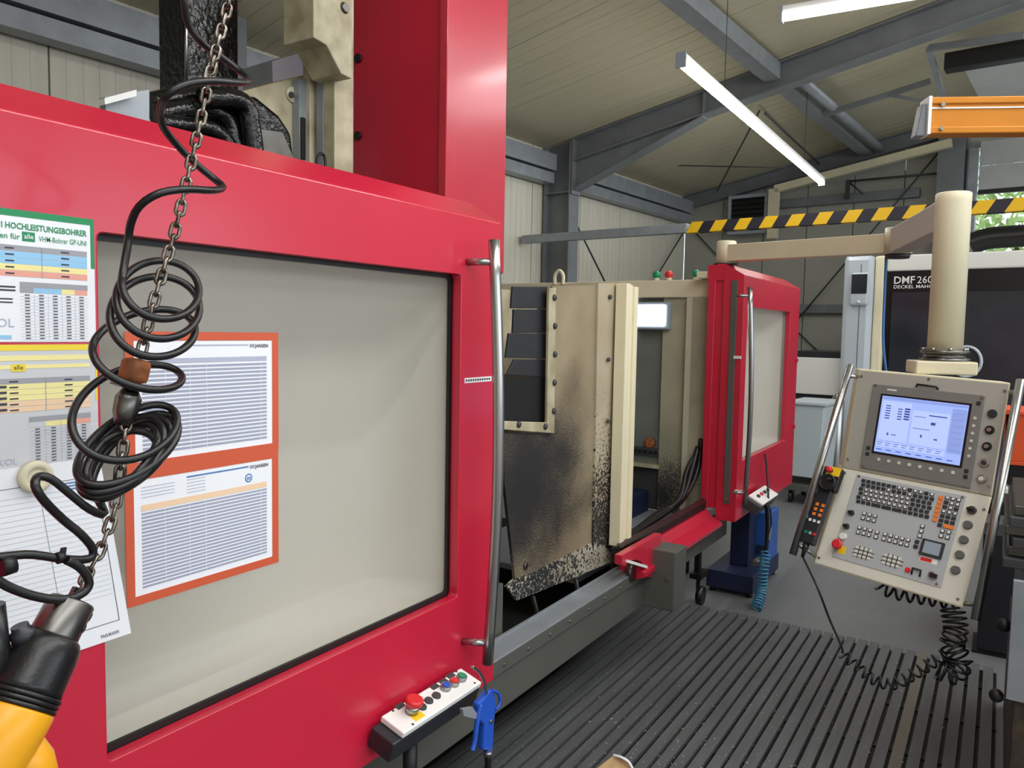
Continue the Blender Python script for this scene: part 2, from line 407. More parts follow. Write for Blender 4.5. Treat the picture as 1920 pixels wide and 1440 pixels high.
def rafter(x, label, knee=True):
    t = thing('roof_rafter', label, 'beam', HM @ V((x, 4.85, 3.5)), 'portal frame rafters')
    b = MB(HM); ibeam_y(b, x, -2, 4.85, zr(-2) - .01, zr(4.85) - .01, .25, .25); b.build('rafter_beam', 'frame_steel', t)
    if knee:
        b = MB(HM)
        b.prism([(x - .006, 4.85, 3.2), (x - .006, 3.3, zr(3.3) - .262), (x - .006, 4.85, zr(4.85) - .262)], (.012, 0, 0))
        b.hexa([(x - .08, 4.85, 3.186), (x + .08, 4.85, 3.186), (x + .08, 3.3, zr(3.3) - .276), (x - .08, 3.3, zr(3.3) - .276),
                (x - .08, 4.85, 3.2), (x + .08, 4.85, 3.2), (x + .08, 3.3, zr(3.3) - .262), (x - .08, 3.3, zr(3.3) - .262)])
        b.build('haunch', 'frame_steel', t)
        MB(HM).box((x - .09, 4.836, 3.15), (x + .09, 4.85, zr(4.85) - .02)).build('end_plate', 'frame_steel', t)
        MB(HM).box((x - .075, 3.29, zr(3.3) - .26), (x - .01, 3.302, zr(3.3) - .04)).build('stiffener', 'frame_steel', t)
    return t
column(7.5, 'grey steel I-section column behind the cream beam of the milling machine')
column(3.15, 'dark steel column behind the oily black cable duct')
rafter(7.5, 'sloping steel rafter with haunch passing behind the long tube light')
tg = thing('gable_rafter', 'dark steel rafter running along the top of the gable wall', 'beam', HM @ V((XG - .1, 4.85, 3.5)), 'portal frame rafters')
b = MB(HM); ibeam_y(b, XG - .12, -2, 5.2, zr(-2) - .01, zr(5.2) - .01, .2, .2, .12); b.build('rafter_beam', 'frame_steel', tg)
# purlins
def roofpt(px, py):
    d = HI.to_3x3() @ ray(px, py); # z = 3.76+.178*(4.95-y)
    t = (3.76 + .178 * 4.95 - CAM.z - .178 * CAM.y) / (d.z + .178 * d.y); return CAM + d * t
py_ = (roofpt(1320, 0).y + roofpt(1448, 134).y) / 2
def purlin(x0, x1, y, label):
    t = thing('roof_purlin', label, 'beam', HM @ V((x0, y, zr(y) - .2)), 'galvanised roof purlins')
    z = zr(y) - .012
    MB(HM).box((x0, y - .11, z - .012), (x1, y - .105, z - .16)).build('web', 'galvanised', t)
    MB(HM).box((x0, y - .105, z - .16), (x1, y + .04, z - .155)).box((x0, y + .035, z - .155), (x1, y + .04, z - .12)).build('flange', 'galvanised', t)
    MB(HM).box((x0, y + .06, z - .10), (x1, y + .11, z - .05)).build('rail', 'galvanised', t)
purlin(-2, 7.4, py_, 'galvanised channel purlin above the near end of the tube light')
purlin(7.62, XG - .2, py_, 'galvanised channel purlin between the rafter and the gable wall')
pp = tag(MB(HM).cyl((7.66, py_ - .22, zr(py_) - .12), (XG - .22, py_ - .22, zr(py_) - .12), .05).build('roof_pipe', 'galvanised'),
         'round grey pipe running along the roof purlin', 'pipe')
def eave(x0, x1, label):
    t = thing('eave_beam', label, 'beam', HM @ V((x0, 5.1, 3.4)), 'eave beams on the long wall')
    MB(HM).box((x0, 5.03, 3.42), (x1, 5.24, 3.435)).box((x0, 5.03, 3.435), (x1, 5.042, 3.6)).build('channel', 'galvanised', t)
    MB(HM).box((x0, 5.06, 3.28), (x1, 5.07, 3.40)).box((x0, 5.07, 3.28), (x1, 5.2, 3.29)).box((x0, 5.07, 3.39), (x1, 5.24, 3.40)).build('rail', 'galvanised', t)
eave(7.62, XG - .2, 'galvanised eave beam between the column and the gable wall')
eave(3.27, 7.38, 'galvanised eave beam behind the tall red machine column')
eave(-3.9, 3.03, 'galvanised eave beam above the wall left of the chain')
# bracing rods
def rod(p0, p1, label, r=.011, name='bracing_rod', m='dark_grey', M=HM, cat='rod', group='wind bracing rods'):
    return tag(MB(M).cyl(p0, p1, r, seg=8).build(name, m), label, cat, group)
rod(H(1073, 405, 'y', 5.0), H(1135, 530, 'y', 5.0) * 1.0, 'thin bracing rod sloping down from the steel column')
rod(H(1285, 430, 'y', 5.15), H(1215, 545, 'y', 5.15), 'thin bracing rod sloping down beside the gable corner')
rod(H(1300, 432, 'x', XG - .05), H(1345, 480, 'x', XG - .05), 'short bracing rod behind the cream arm pivot')
rod(H(1765, 280, 'x', XG - .145), H(1495, 600, 'x', XG - .145), 'long bracing rod crossing the gable wall behind the cream arm')
rod(H(1495, 622, 'x', XG - .04), H(1535, 660, 'x', XG - .04), 'short bracing rod above the white machine cover')
rod(roofpt(1425, 190) + V((0, 0, -.1)), roofpt(1345, 345) + V((0, 0, -.1)), 'roof bracing rod falling from the rafter towards the vent')
rod(roofpt(1435, 195) + V((0, 0, -.1)), roofpt(1562, 318) + V((0, 0, -.1)), 'roof bracing rod with hook crossing under the purlin')
rod(H(1170, 308, 'x', 9.6), H(1530, 316, 'x', 9.6), 'thin level tie rod below the roof behind the tube light', .008)
# gable girts, vent, ducts
def girt(y0, y1, z, label):
    return tag(MB(HM).box((XG - .12, y0, z - .06), (XG - .02, y1, z + .06)).build('wall_girt', 'frame_steel', None, .006), label, 'beam', 'gable wall girts')
girt(1.95, 4.2, 3.47, 'grey girt on the gable wall above the hazard bar')
girt(1.75, 4.0, 1.97, 'grey girt on the gable wall behind the bracing rod')
gc = thing('gable_column', 'dark steel column beside the open gate', 'column', HM @ V((XG - .15, 1.6, 0)))
MB(HM).box((XG - .26, 1.44, 0), (XG - .245, 1.74, 4.2)).build('flange', 'frame_steel', gc)
MB(HM).box((XG - .245, 1.585, 0), (XG - .03, 1.6, 4.2)).build('web', 'frame_steel', gc)
MB(HM).box((XG - .03, 1.44, 0), (XG - .015, 1.74, 4.2)).build('flange', 'frame_steel', gc)
v0 = H(1366, 368, 'x', XG - .3); v1 = H(1437, 436, 'x', XG - .3)
vt = thing('heater_vent', 'square air heater with black louvres and white frame below the roof', 'vent', HM @ V((XG - .2, (v0.y + v1.y) / 2, v1.z)))
MB(HM).box((XG - .28, v0.y - .03, v1.z + .03), (XG - .02, v1.y + .03, v0.z - .03)).build('housing', 'black', vt)
MB(HM).frame((XG - .3, v0.y, v1.z), (0, -1, 0), (0, 0, 1), (-1, 0, 0), v0.y - v1.y, v0.z - v1.z, (.045, .045, v0.y - v1.y - .045, v0.z - v1.z - .045), .005, .04).build('frame', 'bluish_grey', vt)
for k in range(7):
    z = v1.z + .07 + k * (v0.z - v1.z - .14) / 6
    MB(HM).hexa([(XG - .3, v1.y + .045, z - .02), (XG - .27, v1.y + .045, z + .018), (XG - .27, v0.y - .045, z + .018), (XG - .3, v0.y - .045, z - .02),
                 (XG - .3, v1.y + .045, z - .014), (XG - .27, v1.y + .045, z + .024), (XG - .27, v0.y - .045, z + .024), (XG - .3, v0.y - .045, z - .014)]).build('louvre', 'black', vt)
du = thing('cable_duct', 'cream cable duct following the gable rafter with a drop beside the vent', 'duct', HM @ V((XG - .2, 3.7, 3.3)))
d0 = H(1454, 355, 'x', XG - .36); d1 = H(1785, 268, 'x', XG - .36)
MB(HM).beam(d0, d1, .1, .1).build('sloping_run', 'cream', du)
MB(HM).box((d0.x - .05, d0.y - .05, 2.95), (d0.x + .05, d0.y + .08, d0.z)).build('drop', 'cream', du)
br = thing('pipe_bracket', 'thin dark pipe frame fixed to the gable wall girt', 'bracket', HM @ V((XG - .2, 3, 3.5)))
q0 = H(1590, 340, 'x', XG - .16); q1 = H(1790, 322, 'x', XG - .16)
MB(HM).cyl(q0, q1, .014, seg=8).build('bar', 'dark_grey', br)
MB(HM).box((q0.x - .02, q0.y - .025, 3.45), (q0.x + .02, q0.y + .025, q0.z + .02)).build('post', 'dark_grey', br)
MB(HM).cyl(q0 + V((0, -.02, -.02)), V((q0.x, q0.y - .2, 3.5)), .012, seg=8).build('brace', 'dark_grey', br)
# sectional gate, pulled up
g0 = H(1812, 361, 'x', XG)
gt = thing('sectional_gate', 'light grey sectional gate rolled most of the way up in the gable', 'gate', HM @ V((XG, -1.3, g0.z)))
for k in range(2):
    MB(HM).box((XG - .09, -3.95, g0.z + k * .3 + .004), (XG - .05, 1.30, g0.z + k * .3 + .296)).build('panel', 'gate_panel', gt, .004)
MB(HM).box((XG - .1, -3.95, g0.z - .05), (XG - .04, 1.30, g0.z)).build('rubber_seal', 'black', gt)
for k in range(5):
    x1 = XG - .35 - k * .5
    MB(HM).box((x1 - .49, -3.9, 4.12), (x1, 1.15, 4.16)).build('overhead_panel', 'gate_panel', gt, .004)
MB(HM).box((XG - .16, 1.31, 0), (XG - .04, 1.41, 3.95)).build('side_track', 'galvanised', gt)
tb = tag(MB(HM).box((8.3, -3.9, 4.10), (8.45, 1.30, 4.26)).build('gate_crossbeam', 'black', None, .01), 'black horizontal beam carrying the raised gate under the roof', 'beam')
gr = thing('gate_rail', 'galvanised hanger rail for the gate beneath the roof slope', 'rail', HM @ V((9, 1.35, 3.9)))
MB(HM).beam(H(1742, 92, 'y', 1.4), H(1772, 195, 'y', 1.4), .05, .05).build('rail', 'galvanised', gr)
MB(HM).beam(H(1742, 90, 'x', 7.9), H(1920, 66, 'x', 7.9), .05, .05).build('cross_rail', 'frame_steel', gr)
MB(HM).beam(H(1545, 215, 'x', 8.8), H(1745, 152, 'x', 8.8), .05, .05).build('strut', 'frame_steel', gr)
MB(HM).beam(H(1665, 178, 'x', 8.8), H(1735, 190, 'x', 8.5), .04, .03).build('brace', 'frame_steel', gr)

# hazard-striped bar across the hall
hb = thing('hazard_bar', 'long grey crossbar wrapped with yellow and black hazard tape', 'beam', HM @ V((7.0, 3, 2.55)))
yb0 = H(1290, 428, 'x', 7.0); zb = yb0.z
MB(HM).box((6.96, yb0.y, zb - .045), (7.04, 5.2, zb + .045)).build('bar', 'galvanised', hb, .006)
yy = yb0.y; k = 0; st = .118; sk = .06
while yy > -.6:
    b = MB(HM)
    b.hexa([(6.955, yy - st, zb - .05), (7.045, yy - st, zb - .05), (7.045, yy, zb - .05), (6.955, yy, zb - .05),
            (6.955, yy - st - sk, zb + .05), (7.045, yy - st - sk, zb + .05), (7.045, yy - sk, zb + .05), (6.955, yy - sk, zb + .05)])
    b.build('stripe', 'hazard_yellow' if k % 2 == 0 else 'hazard_black', hb); yy -= st; k += 1

# tube lights
def tubelight(p0, p1, label):
    p0 = V(p0); p1 = V(p1); d = (p1 - p0).normalized(); sd = d.cross(V((0, 0, 1))).normalized()
    t = thing('tube_light', label, 'ceiling light', (p0 + p1) / 2, 'suspended tube lights')
    c = (p0 + p1) / 2
    MB().obox(c + V((0, 0, .045)), (p1 - p0) / 2, sd * .028, V((0, 0, .03))).build('housing', 'white', t, .004)
    poly = [c - (p1 - p0) / 2 + sd * .032 * math.cos(a) + V((0, 0, .03 + .045 * math.sin(a))) for a in [pi + k * pi / 8 for k in range(9)]]
    MB().prism(poly, (p1 - p0)).build('diffuser', 'lamp_on', t)
    for q, s_ in ((p0, -1), (p1, 1)): MB().obox(q + V((0, 0, .03)) + d * s_ * .006, d * .006, sd * .034, V((0, 0, .048))).build('end_cap', 'bluish_grey', t)
    for f_ in (.2, .8):
        q = p0.lerp(p1, f_); qh = HI @ q
        MB().cyl(q + V((0, 0, .07)), V((q.x, q.y, zr(qh.y) + .0)), .003, seg=6).build('wire', 'dark_grey', t)
tubelight(P(1277, 122, 'z', 3.3), P(1540, 345, 'z', 3.3), 'long lit tube light hanging in front of the steel rafter')
tubelight(P(1468, 36, 'z', 3.62), P(1830, -25, 'z', 3.62), 'lit tube light hanging crosswise under the roof above the rafter')

tubelight((-1.0, .25, 3.45), (3.4, .25, 3.45), 'long lit tube light added out of view over the aisle, parallel to the red machine')  # unseen lamp added for the overhead light on the red doors

# jib of the crane
jz = P(1738, 187, 'x', 3.6)
jb0 = P(1738, 221, 'x', 3.6); jd = (P(1920, 219, 'z', jb0.z) - jb0).normalized(); jn = V((0, 0, 1)).cross(jd).normalized()
if jn.dot(CAM - jb0) < 0: jn = -jn
jb = thing('crane_jib', 'orange aluminium crane jib profile ending above the control panel', 'crane', jb0)
J = lambda a, h, o_=0: jb0 + jd * a + V((0, 0, h)) + jn * o_
b = MB()
for h0, h1, o_ in ((-.072, -.045, .04), (.045, .072, .04), (-.05, .05, .03)):
    b.hexa([J(0, h0, -.04), J(2.2, h0, -.04), J(2.2, h0, o_), J(0, h0, o_), J(0, h1, -.04), J(2.2, h1, -.04), J(2.2, h1, o_), J(0, h1, o_)])
b.build('profile', 'orange_alu', jb, .004)
MB().hexa([J(0, .026, .03), J(2.2, .026, .03), J(2.2, .026, .036), J(0, .026, .036), J(0, .032, .03), J(2.2, .032, .03), J(2.2, .032, .036), J(0, .032, .036)]).build('groove', 'white', jb)
MB().hexa([J(-.012, -.075, -.045), J(0, -.075, -.045), J(0, -.075, .044), J(-.012, -.075, .044), J(-.012, .075, -.045), J(0, .075, -.045), J(0, .075, .044), J(-.012, .075, .044)]).build('end_cap', 'white', jb)
for h in (-.055, .04): MB().cyl(J(.04, h, .04), J(.04, h, .052), .008, seg=10).build('screw', 'steel', jb)
MB().hexa([J(-.05, -.08, -.03), J(-.012, -.08, -.03), J(-.012, -.08, .03), J(-.05, -.08, .03), J(-.03, .05, -.03), J(-.012, .05, -.03), J(-.012, .05, .03), J(-.03, .05, .03)]).build('bumper', 'frame_steel', jb, .005)

# trees outside the gate
def tree(x, y, h, label):
    t = thing('tree', label, 'tree', HM @ V((x, y, 0)), 'trees outside the gate')
    MB(HM).cyl((x, y, -.02), (x, y, h * .6), .16, .08, 10).build('trunk', 'bark', t)
    b = MB(HM)
    for i in range(1500):
        th = random.random() * 2 * pi; u = random.uniform(-1, 1); r = random.random() ** .4
        c = V((x + math.cos(th) * math.sqrt(1 - u * u) * r * h * .38, y + math.sin(th) * math.sqrt(1 - u * u) * r * h * .38, h * .62 + u * r * h * .42))
        e = V((random.uniform(-1, 1), random.uniform(-1, 1), random.uniform(-1, 1))).normalized(); g = e.orthogonal().normalized()
        s_ = random.uniform(.1, .2); b.quad(c - e * s_, c + g * s_ * .5, c + e * s_, c - g * s_ * .5)
    o = b.build('foliage', 'leaf', t); o['kind'] = 'stuff'
tree(21, 1.6, 6.5, 'bright green tree standing outside the open gate, beside the column')
tree(28, -2.5, 7.5, 'tall leafy tree farther off beyond the open gate')
tree(20, -4.5, 6, 'leafy tree outside, across the gate opening')

# ================================================================== THE RED MACHINING CENTRE
YD = 1.23
mc = thing('machining_center', 'large red and cream milling machine with open work area and tall red column', 'machine', (3.0, 2.0, 0))
# base, rail, bracket leg -----------------------------------------------------
bp = MB().box((-.6, 1.36, .32), (3.32, 1.40, .455)).build('base_panel', 'machine_grey', mc, .004)
rl = MB().box((-.6, 1.35, .457), (3.30, 1.366, .507)).build('rail_plate', 'machine_grey', mc, .002)
MB().box((-.6, 1.35, .507), (3.30, 1.43, .513)).box((-.6, 1.43, .47), (3.3, 1.445, .522)).build('guide_rail', 'galvanised', mc, .002)
sm = MB().cyl((0, 0, 0), (0, -.004, 0), .006, seg=10).mesh('screw', 'steel')
for k in range(9): link('screw', sm, rl, Matrix.Translation((1.95 + k * .155, 1.35, .482)))
MB().box((-.6, 2.0, .0), (4.3, 2.05, .31)).build('underside_shade', 'void', mc)  # black sheet standing in for the deep shade under the machine
MB().box((-.6, 1.5, .30), (4.3, 2.9, .33)).build('chip_trough', 'void', mc)
MB().box((-.6, 2.9, .0), (4.3, 2.94, 1.2)).build('rear_guard', 'dark_grey', mc)
for (p0, p1) in (((999, 1118), (1012, 1168)), ((1079, 1086), (1087, 1122)), ((1146, 1056), (1154, 1082))):
    MB().beam(P(*p0, 'y', 1.52), P(*p1, 'y', 1.47), .012, .012, (1, 0, 0)).build('trough_rib', 'steel_dark', mc)
a0 = P(930, 1150, 'y', 1.46); a1 = P(948, 1222, 'y', 1.46)
MB().box((a0.x - .03, 1.455, a1.z), (a0.x + .035, 1.47, a0.z + .1)).build('guide_strip', 'machine_grey', mc)
lg = MB().box((3.31, 1.205, .32), (3.46, 1.42, .60)).build('support_leg', 'machine_grey', mc, .006)
MB().cyl((3.31, 1.24, .47), (3.305, 1.24, .47), .012, seg=10).build('screw', 'steel', lg)
MB().box((3.46, 1.40, .34), (4.75, 1.46, .52)).build('lower_panel', 'machine_grey', mc, .004)
for x in (.2, 1.7, 3.1, 4.9): MB().cyl((x, 1.75, 0), (x, 1.75, .31), .06).build('levelling_foot', 'black', mc)
hs = MB().lathe((3.72, 1.40, .47), (0, -1, 0), [(0, .1), (.01, .1), (.02, .085)], 24).build('drum_housing', 'black', mc)
# castor
ct = MB().box((4.28, 1.40, .17), (4.42, 1.47, .20)).box((4.33, 1.425, .07), (4.345, 1.445, .17)).build('castor', 'black', mc)
MB().lathe((4.36, 1.405, .055), (0, 1, 0), [(0, .03), (.004, .055), (.036, .055), (.04, .03)], 20).build('wheel', 'black_rubber', ct)
MB().box((4.33, 1.43, .20), (4.37, 1.46, .36)).build('castor_stem', 'black', ct)
# sill, skirt, roller bracket
MB().box((3.14, 1.40, .585), (4.318, 1.45, .625)).build('sill', 'black', mc, .004)
MB().hexa([(3.14, 1.395, .625), (4.318, 1.395, .625), (4.318, 1.42, .632), (3.14, 1.42, .632), (3.14, 1.395, .632), (4.318, 1.395, .632), (4.318, 1.42, .645), (3.14, 1.42, .645)]).build('sill_edge', 'steel_dark', mc)
MB().prism([(3.18, 1.39, .585), (3.18, 1.36, .545), (3.18, 1.30, .52), (3.18, 1.30, .50), (3.18, 1.42, .46), (3.18, 1.42, .585)], (1.138, 0, 0)).build('skirt', 'red', mc)
MB().prism([P(*q, 'y', 1.315) for q in ((1166, 1042), (1240, 1000), (1241, 1078), (1236, 1083), (1214, 1082), (1211, 1066), (1204, 1054), (1192, 1049), (1180, 1052), (1174, 1062), (1166, 1060))], (0, .035, 0)).build('roller_bracket', 'red', mc, .003)
MB().lathe(P(1190, 1072, 'y', 1.34), (0, 1, 0), [(0, .045), (.02, .045)], 20).build('roller', 'steel_dark', mc)
MB().beam(P(1176, 1052, 'y', 1.31), P(1212, 1063, 'y', 1.31), .012, .012).build('scraper', 'white', mc)
# cream post and sprayed sheets
MB().box((3.16, 1.415, .625), (3.205, 1.47, 1.815)).box((3.205, 1.425, .625), (3.25, 1.46, 1.812)).box((3.25, 1.415, .625), (3.29, 1.47, 1.805)).build('corner_post', 'cream_light', mc, .003)
ys = 1.5
S = lambda px, py: P(px, py, 'y', ys)
th = V((0, .012, 0))
sh = MB()
sh.prism([S(1036, 537), S(1117, 535), S(1111, 1018), S(990, 1078), S(966, 1086), S(946, 905), S(944, 812), S(1036, 812)], th)
sheet = sh.build('splash_sheet', 'spray_sheet', mc)
MB().prism([S(1117, 531) + V((0, -.012, 0)), S(1166, 531) + V((0, -.03, 0)), S(1166, 1038) + V((0, -.03, 0)), S(1113, 1060), S(1109, 1016) + V((0, -.012, 0))], th).build('splash_strip', 'spray_strip', mc)
MB().prism([S(966, 1084) + V((0, -.004, 0)), S(992, 1076) + V((0, -.004, 0)), S(1111, 1016) + V((0, -.004, 0)), S(1166, 1036) + V((0, -.02, 0)), S(1165, 1042) + V((0, -.02, 0)), S(970, 1126), S(950, 1100)], th).build('drip_lip', 'spray_lip', mc)
# framed opening with flaps
fr = MB()
for a, b_2, c, d in (((1024, 540), (1037, 540), (1034, 802), (1020, 800)), ((940, 789), (1034, 792), (1034, 812), (940, 805))):
    fr.prism([S(*q) + V((0, -.014, 0)) for q in (a, b_2, c, d)], (0, .012, 0))
frm = fr.build('opening_frame', 'cream_dirty', mc, .002)
for q in ((1033, 558), (1034, 611), (1034, 664), (1033, 717), (1032, 770), (966, 795), (1016, 799)):
    MB().lathe(S(*q) + V((0, -.014, 0)), (0, -1, 0), [(0, .013), (.006, .012), (.010, .006)], 10).build('bolt', 'dark_grey', frm)
for q in ((1135, 557), (1132, 674), (1131, 789)):
    MB().lathe(S(*q) + V((0, -.022, 0)), (0, -1, 0), [(0, .011), (.008, .009)], 10).build('bolt', 'dark_grey', sheet)
MB().lathe(S(985, 1061) + V((0, -.001, 0)), (0, -1, 0), [(0, .016), (.006, .013)], 12).build('bolt', 'steel_dark', sheet)
MB().box((S(944, 800).x, 1.52, S(944, 812).z), (S(1036, 800).x, 1.90, S(1036, 706).z)).build('recess_shade', 'void', mc)  # solid black block, its colour stands for the shade inside the opening
for k, (q0, q1, q2, q3) in enumerate((((969, 537), (1034, 537), (1034, 579), (966, 578)), ((973, 580), (1034, 580), (1033, 624), (971, 625)), ((962, 625), (1034, 625), (1033, 673), (956, 671)), ((974, 674), (1033, 674), (1033, 708), (960, 703)))):
    o_ = V((0, .016 + .004 * (k % 2), 0))
    MB().prism([S(*q) + o_ for q in (q0, q1, q2, q3)], (0, .01, 0)).build('rubber_flap', 'flap_black', mc, .002)
MB().box((2.45, 1.84, 1.1), (3.1, 1.86, 1.775)).build('inner_guard', 'cream_dirty', mc)
# partition at the far end of the work area
XP = 4.42
MB().box((XP, 1.445, 1.81), (XP + .12, 3.2, 1.915)).build('top_beam', 'cream', mc, .006)
MB().box((XP + .02, 1.58, .45), (XP + .05, 1.745, 1.81)).build('partition_panel', 'grimy_wall', mc)
MB().box((XP + .05, 1.745, .78), (XP + .08, 3.2, 1.81)).build('partition_panel', 'partition_grey', mc)
MB().box((XP + .05, 1.745, .5), (XP + .08, 3.2, .78)).build('partition_foot', 'dark_grey', mc)
MB().box((XP - .02, 1.55, .45), (XP + .02, 1.585, 1.81)).build('partition_edge', 'beige_wall', mc)
MB().box((XP - .02, 1.44, .45), (XP + .0, 1.55, 1.81)).build('partition_edge', 'grimy_wall', mc)
wlp = MB().box((XP - .02, 1.69, 1.615), (XP + .05, 1.93, 1.785)).build('work_lamp', 'bluish_grey', mc, .012)
MB().box((XP - .026, 1.715, 1.64), (XP - .018, 1.96, 1.765)).build('lamp_glass', 'work_lamp_on', wlp, .004)
kn = MB().lathe((XP + .05, 1.813, .914), (-1, 0, 0), [(0, .035), (.02, .035), (.03, .025)], 16).build('brass_cap', 'rust', mc)
mb_ = MB().box((XP + .02, 1.745, .84), (XP + .05, 1.93, .885)).build('manifold', 'dark_grey', mc, .003)
for k in range(5): MB().lathe((XP + .02, 1.765 + .034 * k, .862), (-1, 0, 0), [(0, .011), (.012, .009)], 10).build('fitting', 'black', mb_)
MB().box((XP - .0, 1.74, .765), (XP + .06, 3.2, .785)).build('ledge', 'cream_dirty', mc)
# work table, block, hoses
MB().box((3.0, 1.55, .47), (4.45, 2.3, .50)).build('work_table', 'galvanised', mc, .004)
MB().box((4.05, 1.79, .50), (4.41, 2.1, .63)).build('fixture_block', 'navy', mc, .004)
for k, (dx, r) in enumerate(((0, .016), (.05, .018), (.09, .014))):
    MB().tube(crom([(4.40 - dx * .3, 1.47 + dx * .2, .98 - dx), (4.36 - dx, 1.47 + dx * .4, .80), (4.2 - dx, 1.49, .66), (3.95 - dx, 1.50 + dx * .3, .62), (3.6, 1.50 + dx * .2, .60), (3.32, 1.485 + dx * .3, .595)], 5), r, 8).build('coolant_hose', 'black_rubber', mc)
# things fixed on the beam
for (px, py, m, lb) in ((1231, 521, 'green_plastic', 'g'), (1254, 520, 'red_plastic', 'r'), (1305, 518, 'green_plastic', 'g2')):
    c = P(px, py, 'x', XP + .05)
    e = MB().lathe((c.x, c.y, 1.915), (0, 0, 1), [(0, .018), (.02, .018)], 12).build('hose_coupling', 'cream', mc)
    MB().ball((c.x, c.y, 1.95), .026, 12).build('cap', m, e)
c = P(1048, 530, 'x', XP); 
MB().tube(crom([(c.x, c.y + .03, 1.9), (c.x, c.y + .03, 1.96), (c.x, c.y, 1.99), (c.x, c.y - .03, 1.96), (c.x, c.y - .03, 1.9)], 6), .012, 8).build('lifting_eye', 'cream_light', mc)
# tall red column ------------------------------------------------------------
cl = MB().box((2.60, 2.0, 1.86), (3.06, 2.56, 4.4)).build('red_column', 'red', mc, .012)
MB().box((2.585, 1.99, 1.86), (2.645, 2.03, 4.4)).build('edge_strip', 'red', cl, .004)
MB().box((2.60, 2.05, 1.50), (3.06, 2.55, 1.86)).build('column_foot', 'cream', mc)
for z in (2.46, 2.80): MB().cyl((2.60, 2.50, z), (2.59, 2.50, z), .02, seg=12).build('bolt', 'black', cl)
# cream head cover, rails and oily hoses behind the door
def upright(nm, m, p0, p1, y, t):
    MB().box((P(p0, 250, 'y', y).x, y, 1.7), (P(p1, 250, 'y', y).x, y + t, 3.6)).build(nm, m, mc, .003)
upright('head_rail', 'cream_dirty', 581, 603, 2.36, .04)
upright('head_rail', 'galvanised', 606, 625, 2.30, .04)
upright('head_cover', 'cream_dirty', 627, 663, 2.24, .06)
q = lambda px, py: P(px, py, 'y', 2.16)
cv = MB().prism([q(588, -60), q(660, -60), q(660, 148), q(640, 138), q(613, 85), q(588, 70)], (0, .16, 0)).build('cable_cover', 'cream_dirty', mc, .004)
MB().lathe(q(646, 15) , (0, -1, 0), [(0, .022), (.01, .016)], 12).build('bolt', 'steel_dark', cv)
MB().tube(crom([P(560, -40, 'y', 2.26), P(565, 10, 'y', 2.25), P(572, 30, 'y', 2.26), P(580, 0, 'y', 2.28), P(584, -60, 'y', 2.3)], 5), .02, 8).build('cover_hose', 'black_rubber', cv)
MB().tube(crom([P(594, 312, 'y', 2.23), P(595, 296, 'y', 2.23), P(602, 288, 'y', 2.23), P(609, 296, 'y', 2.23), P(609, 330, 'y', 2.23)], 5), .006, 6).build('wire_loop', 'black', mc)
hb_ = MB().prism([P(450, 172, 'y', 2.42), P(572, 140, 'y', 2.42), P(580, 340, 'y', 2.42), P(450, 340, 'y', 2.42)], (0, .3, 0)).build('head_block', 'cream_dirty', mc, .004)
MB().lathe(P(546, 178, 'y', 2.42), (0, -1, 0), [(0, .03), (.012, .03), (.012, .02)], 16).build('ring', 'cream', hb_)
MB().lathe(P(546, 178, 'y', 2.40), (0, -1, 0), [(0, .012), (.006, .012)], 12).build('bolt', 'dark_grey', hb_)
MB().prism([P(560, 148, 'y', 2.38), P(580, 148, 'y', 2.38), P(582, 330, 'y', 2.38), P(562, 330, 'y', 2.38)], (0, .04, 0)).build('head_strip', 'galvanised', mc)
MB().box((P(553, 200, 'y', 2.41).x, 2.37, P(553, 300, 'y', 2.41).z), (P(560, 200, 'y', 2.41).x, 2.41, P(553, 222, 'y', 2.41).z)).build('rubber_stop', 'black', mc)
MB().prism([P(510, 115, 'y', 2.75), P(576, 95, 'y', 2.75), P(576, 150, 'y', 2.75), P(512, 160, 'y', 2.75)], (0, .2, 0)).build('head_plate', 'galvanised', mc)
# black oily duct and hoses
MB().box((P(347, 100, 'y', 2.5).x, 2.5, 1.8), (P(448, 100, 'y', 2.5).x, 2.66, 3.4)).build('cable_duct', 'oily_black', mc, .01)
MB().tube([P(349, 160, 'y', 2.49), P(350, -40, 'y', 2.49)], .006, 6).build('chrome_pipe', 'steel', mc)
oh = [[(285, 195), (330, 185), (380, 180), (420, 195), (445, 230), (455, 290)], [(290, 215), (340, 205), (390, 205), (425, 225), (440, 270), (448, 300)], [(300, 230), (350, 235), (390, 240), (420, 260), (436, 290)], [(380, 185), (430, 185), (460, 200), (470, 240), (478, 300)]]
for k, L_ in enumerate(oh):
    MB().tube(crom([P(*z_, 'y', 2.3 - .025 * k) for z_ in L_], 6), .036 if k != 2 else .028, 10).build('oily_hose', 'oily_black', mc)
MB().prism([P(420, 182, 'y', 2.32), P(480, 178, 'y', 2.32), P(525, 215, 'y', 2.32), P(548, 250, 'y', 2.32), P(555, 310, 'y', 2.32), P(460, 310, 'y', 2.32)], (0, .1, 0)).build('spindle_guard', 'oily_black', mc, .02)
MB().prism([P(484, 242, 'y', 2.30), P(530, 248, 'y', 2.30), P(552, 300, 'y', 2.30), P(480, 300, 'y', 2.30)], (0, .02, 0)).build('wet_plate', 'steel_dark', mc)
MB().prism([P(197, 182, 'y', 2.15), P(280, 168, 'y', 2.15), P(280, 240, 'y', 2.15), P(200, 235, 'y', 2.15)], (0, .03, 0)).build('bracket_plate', 'galvanised', mc)
MB().prism([P(196, 184, 'y', 2.12), P(256, 168, 'y', 2.12), P(256, 180, 'y', 2.12), P(197, 196, 'y', 2.12)], (0, .03, 0)).build('bracket_clip', 'white', mc)

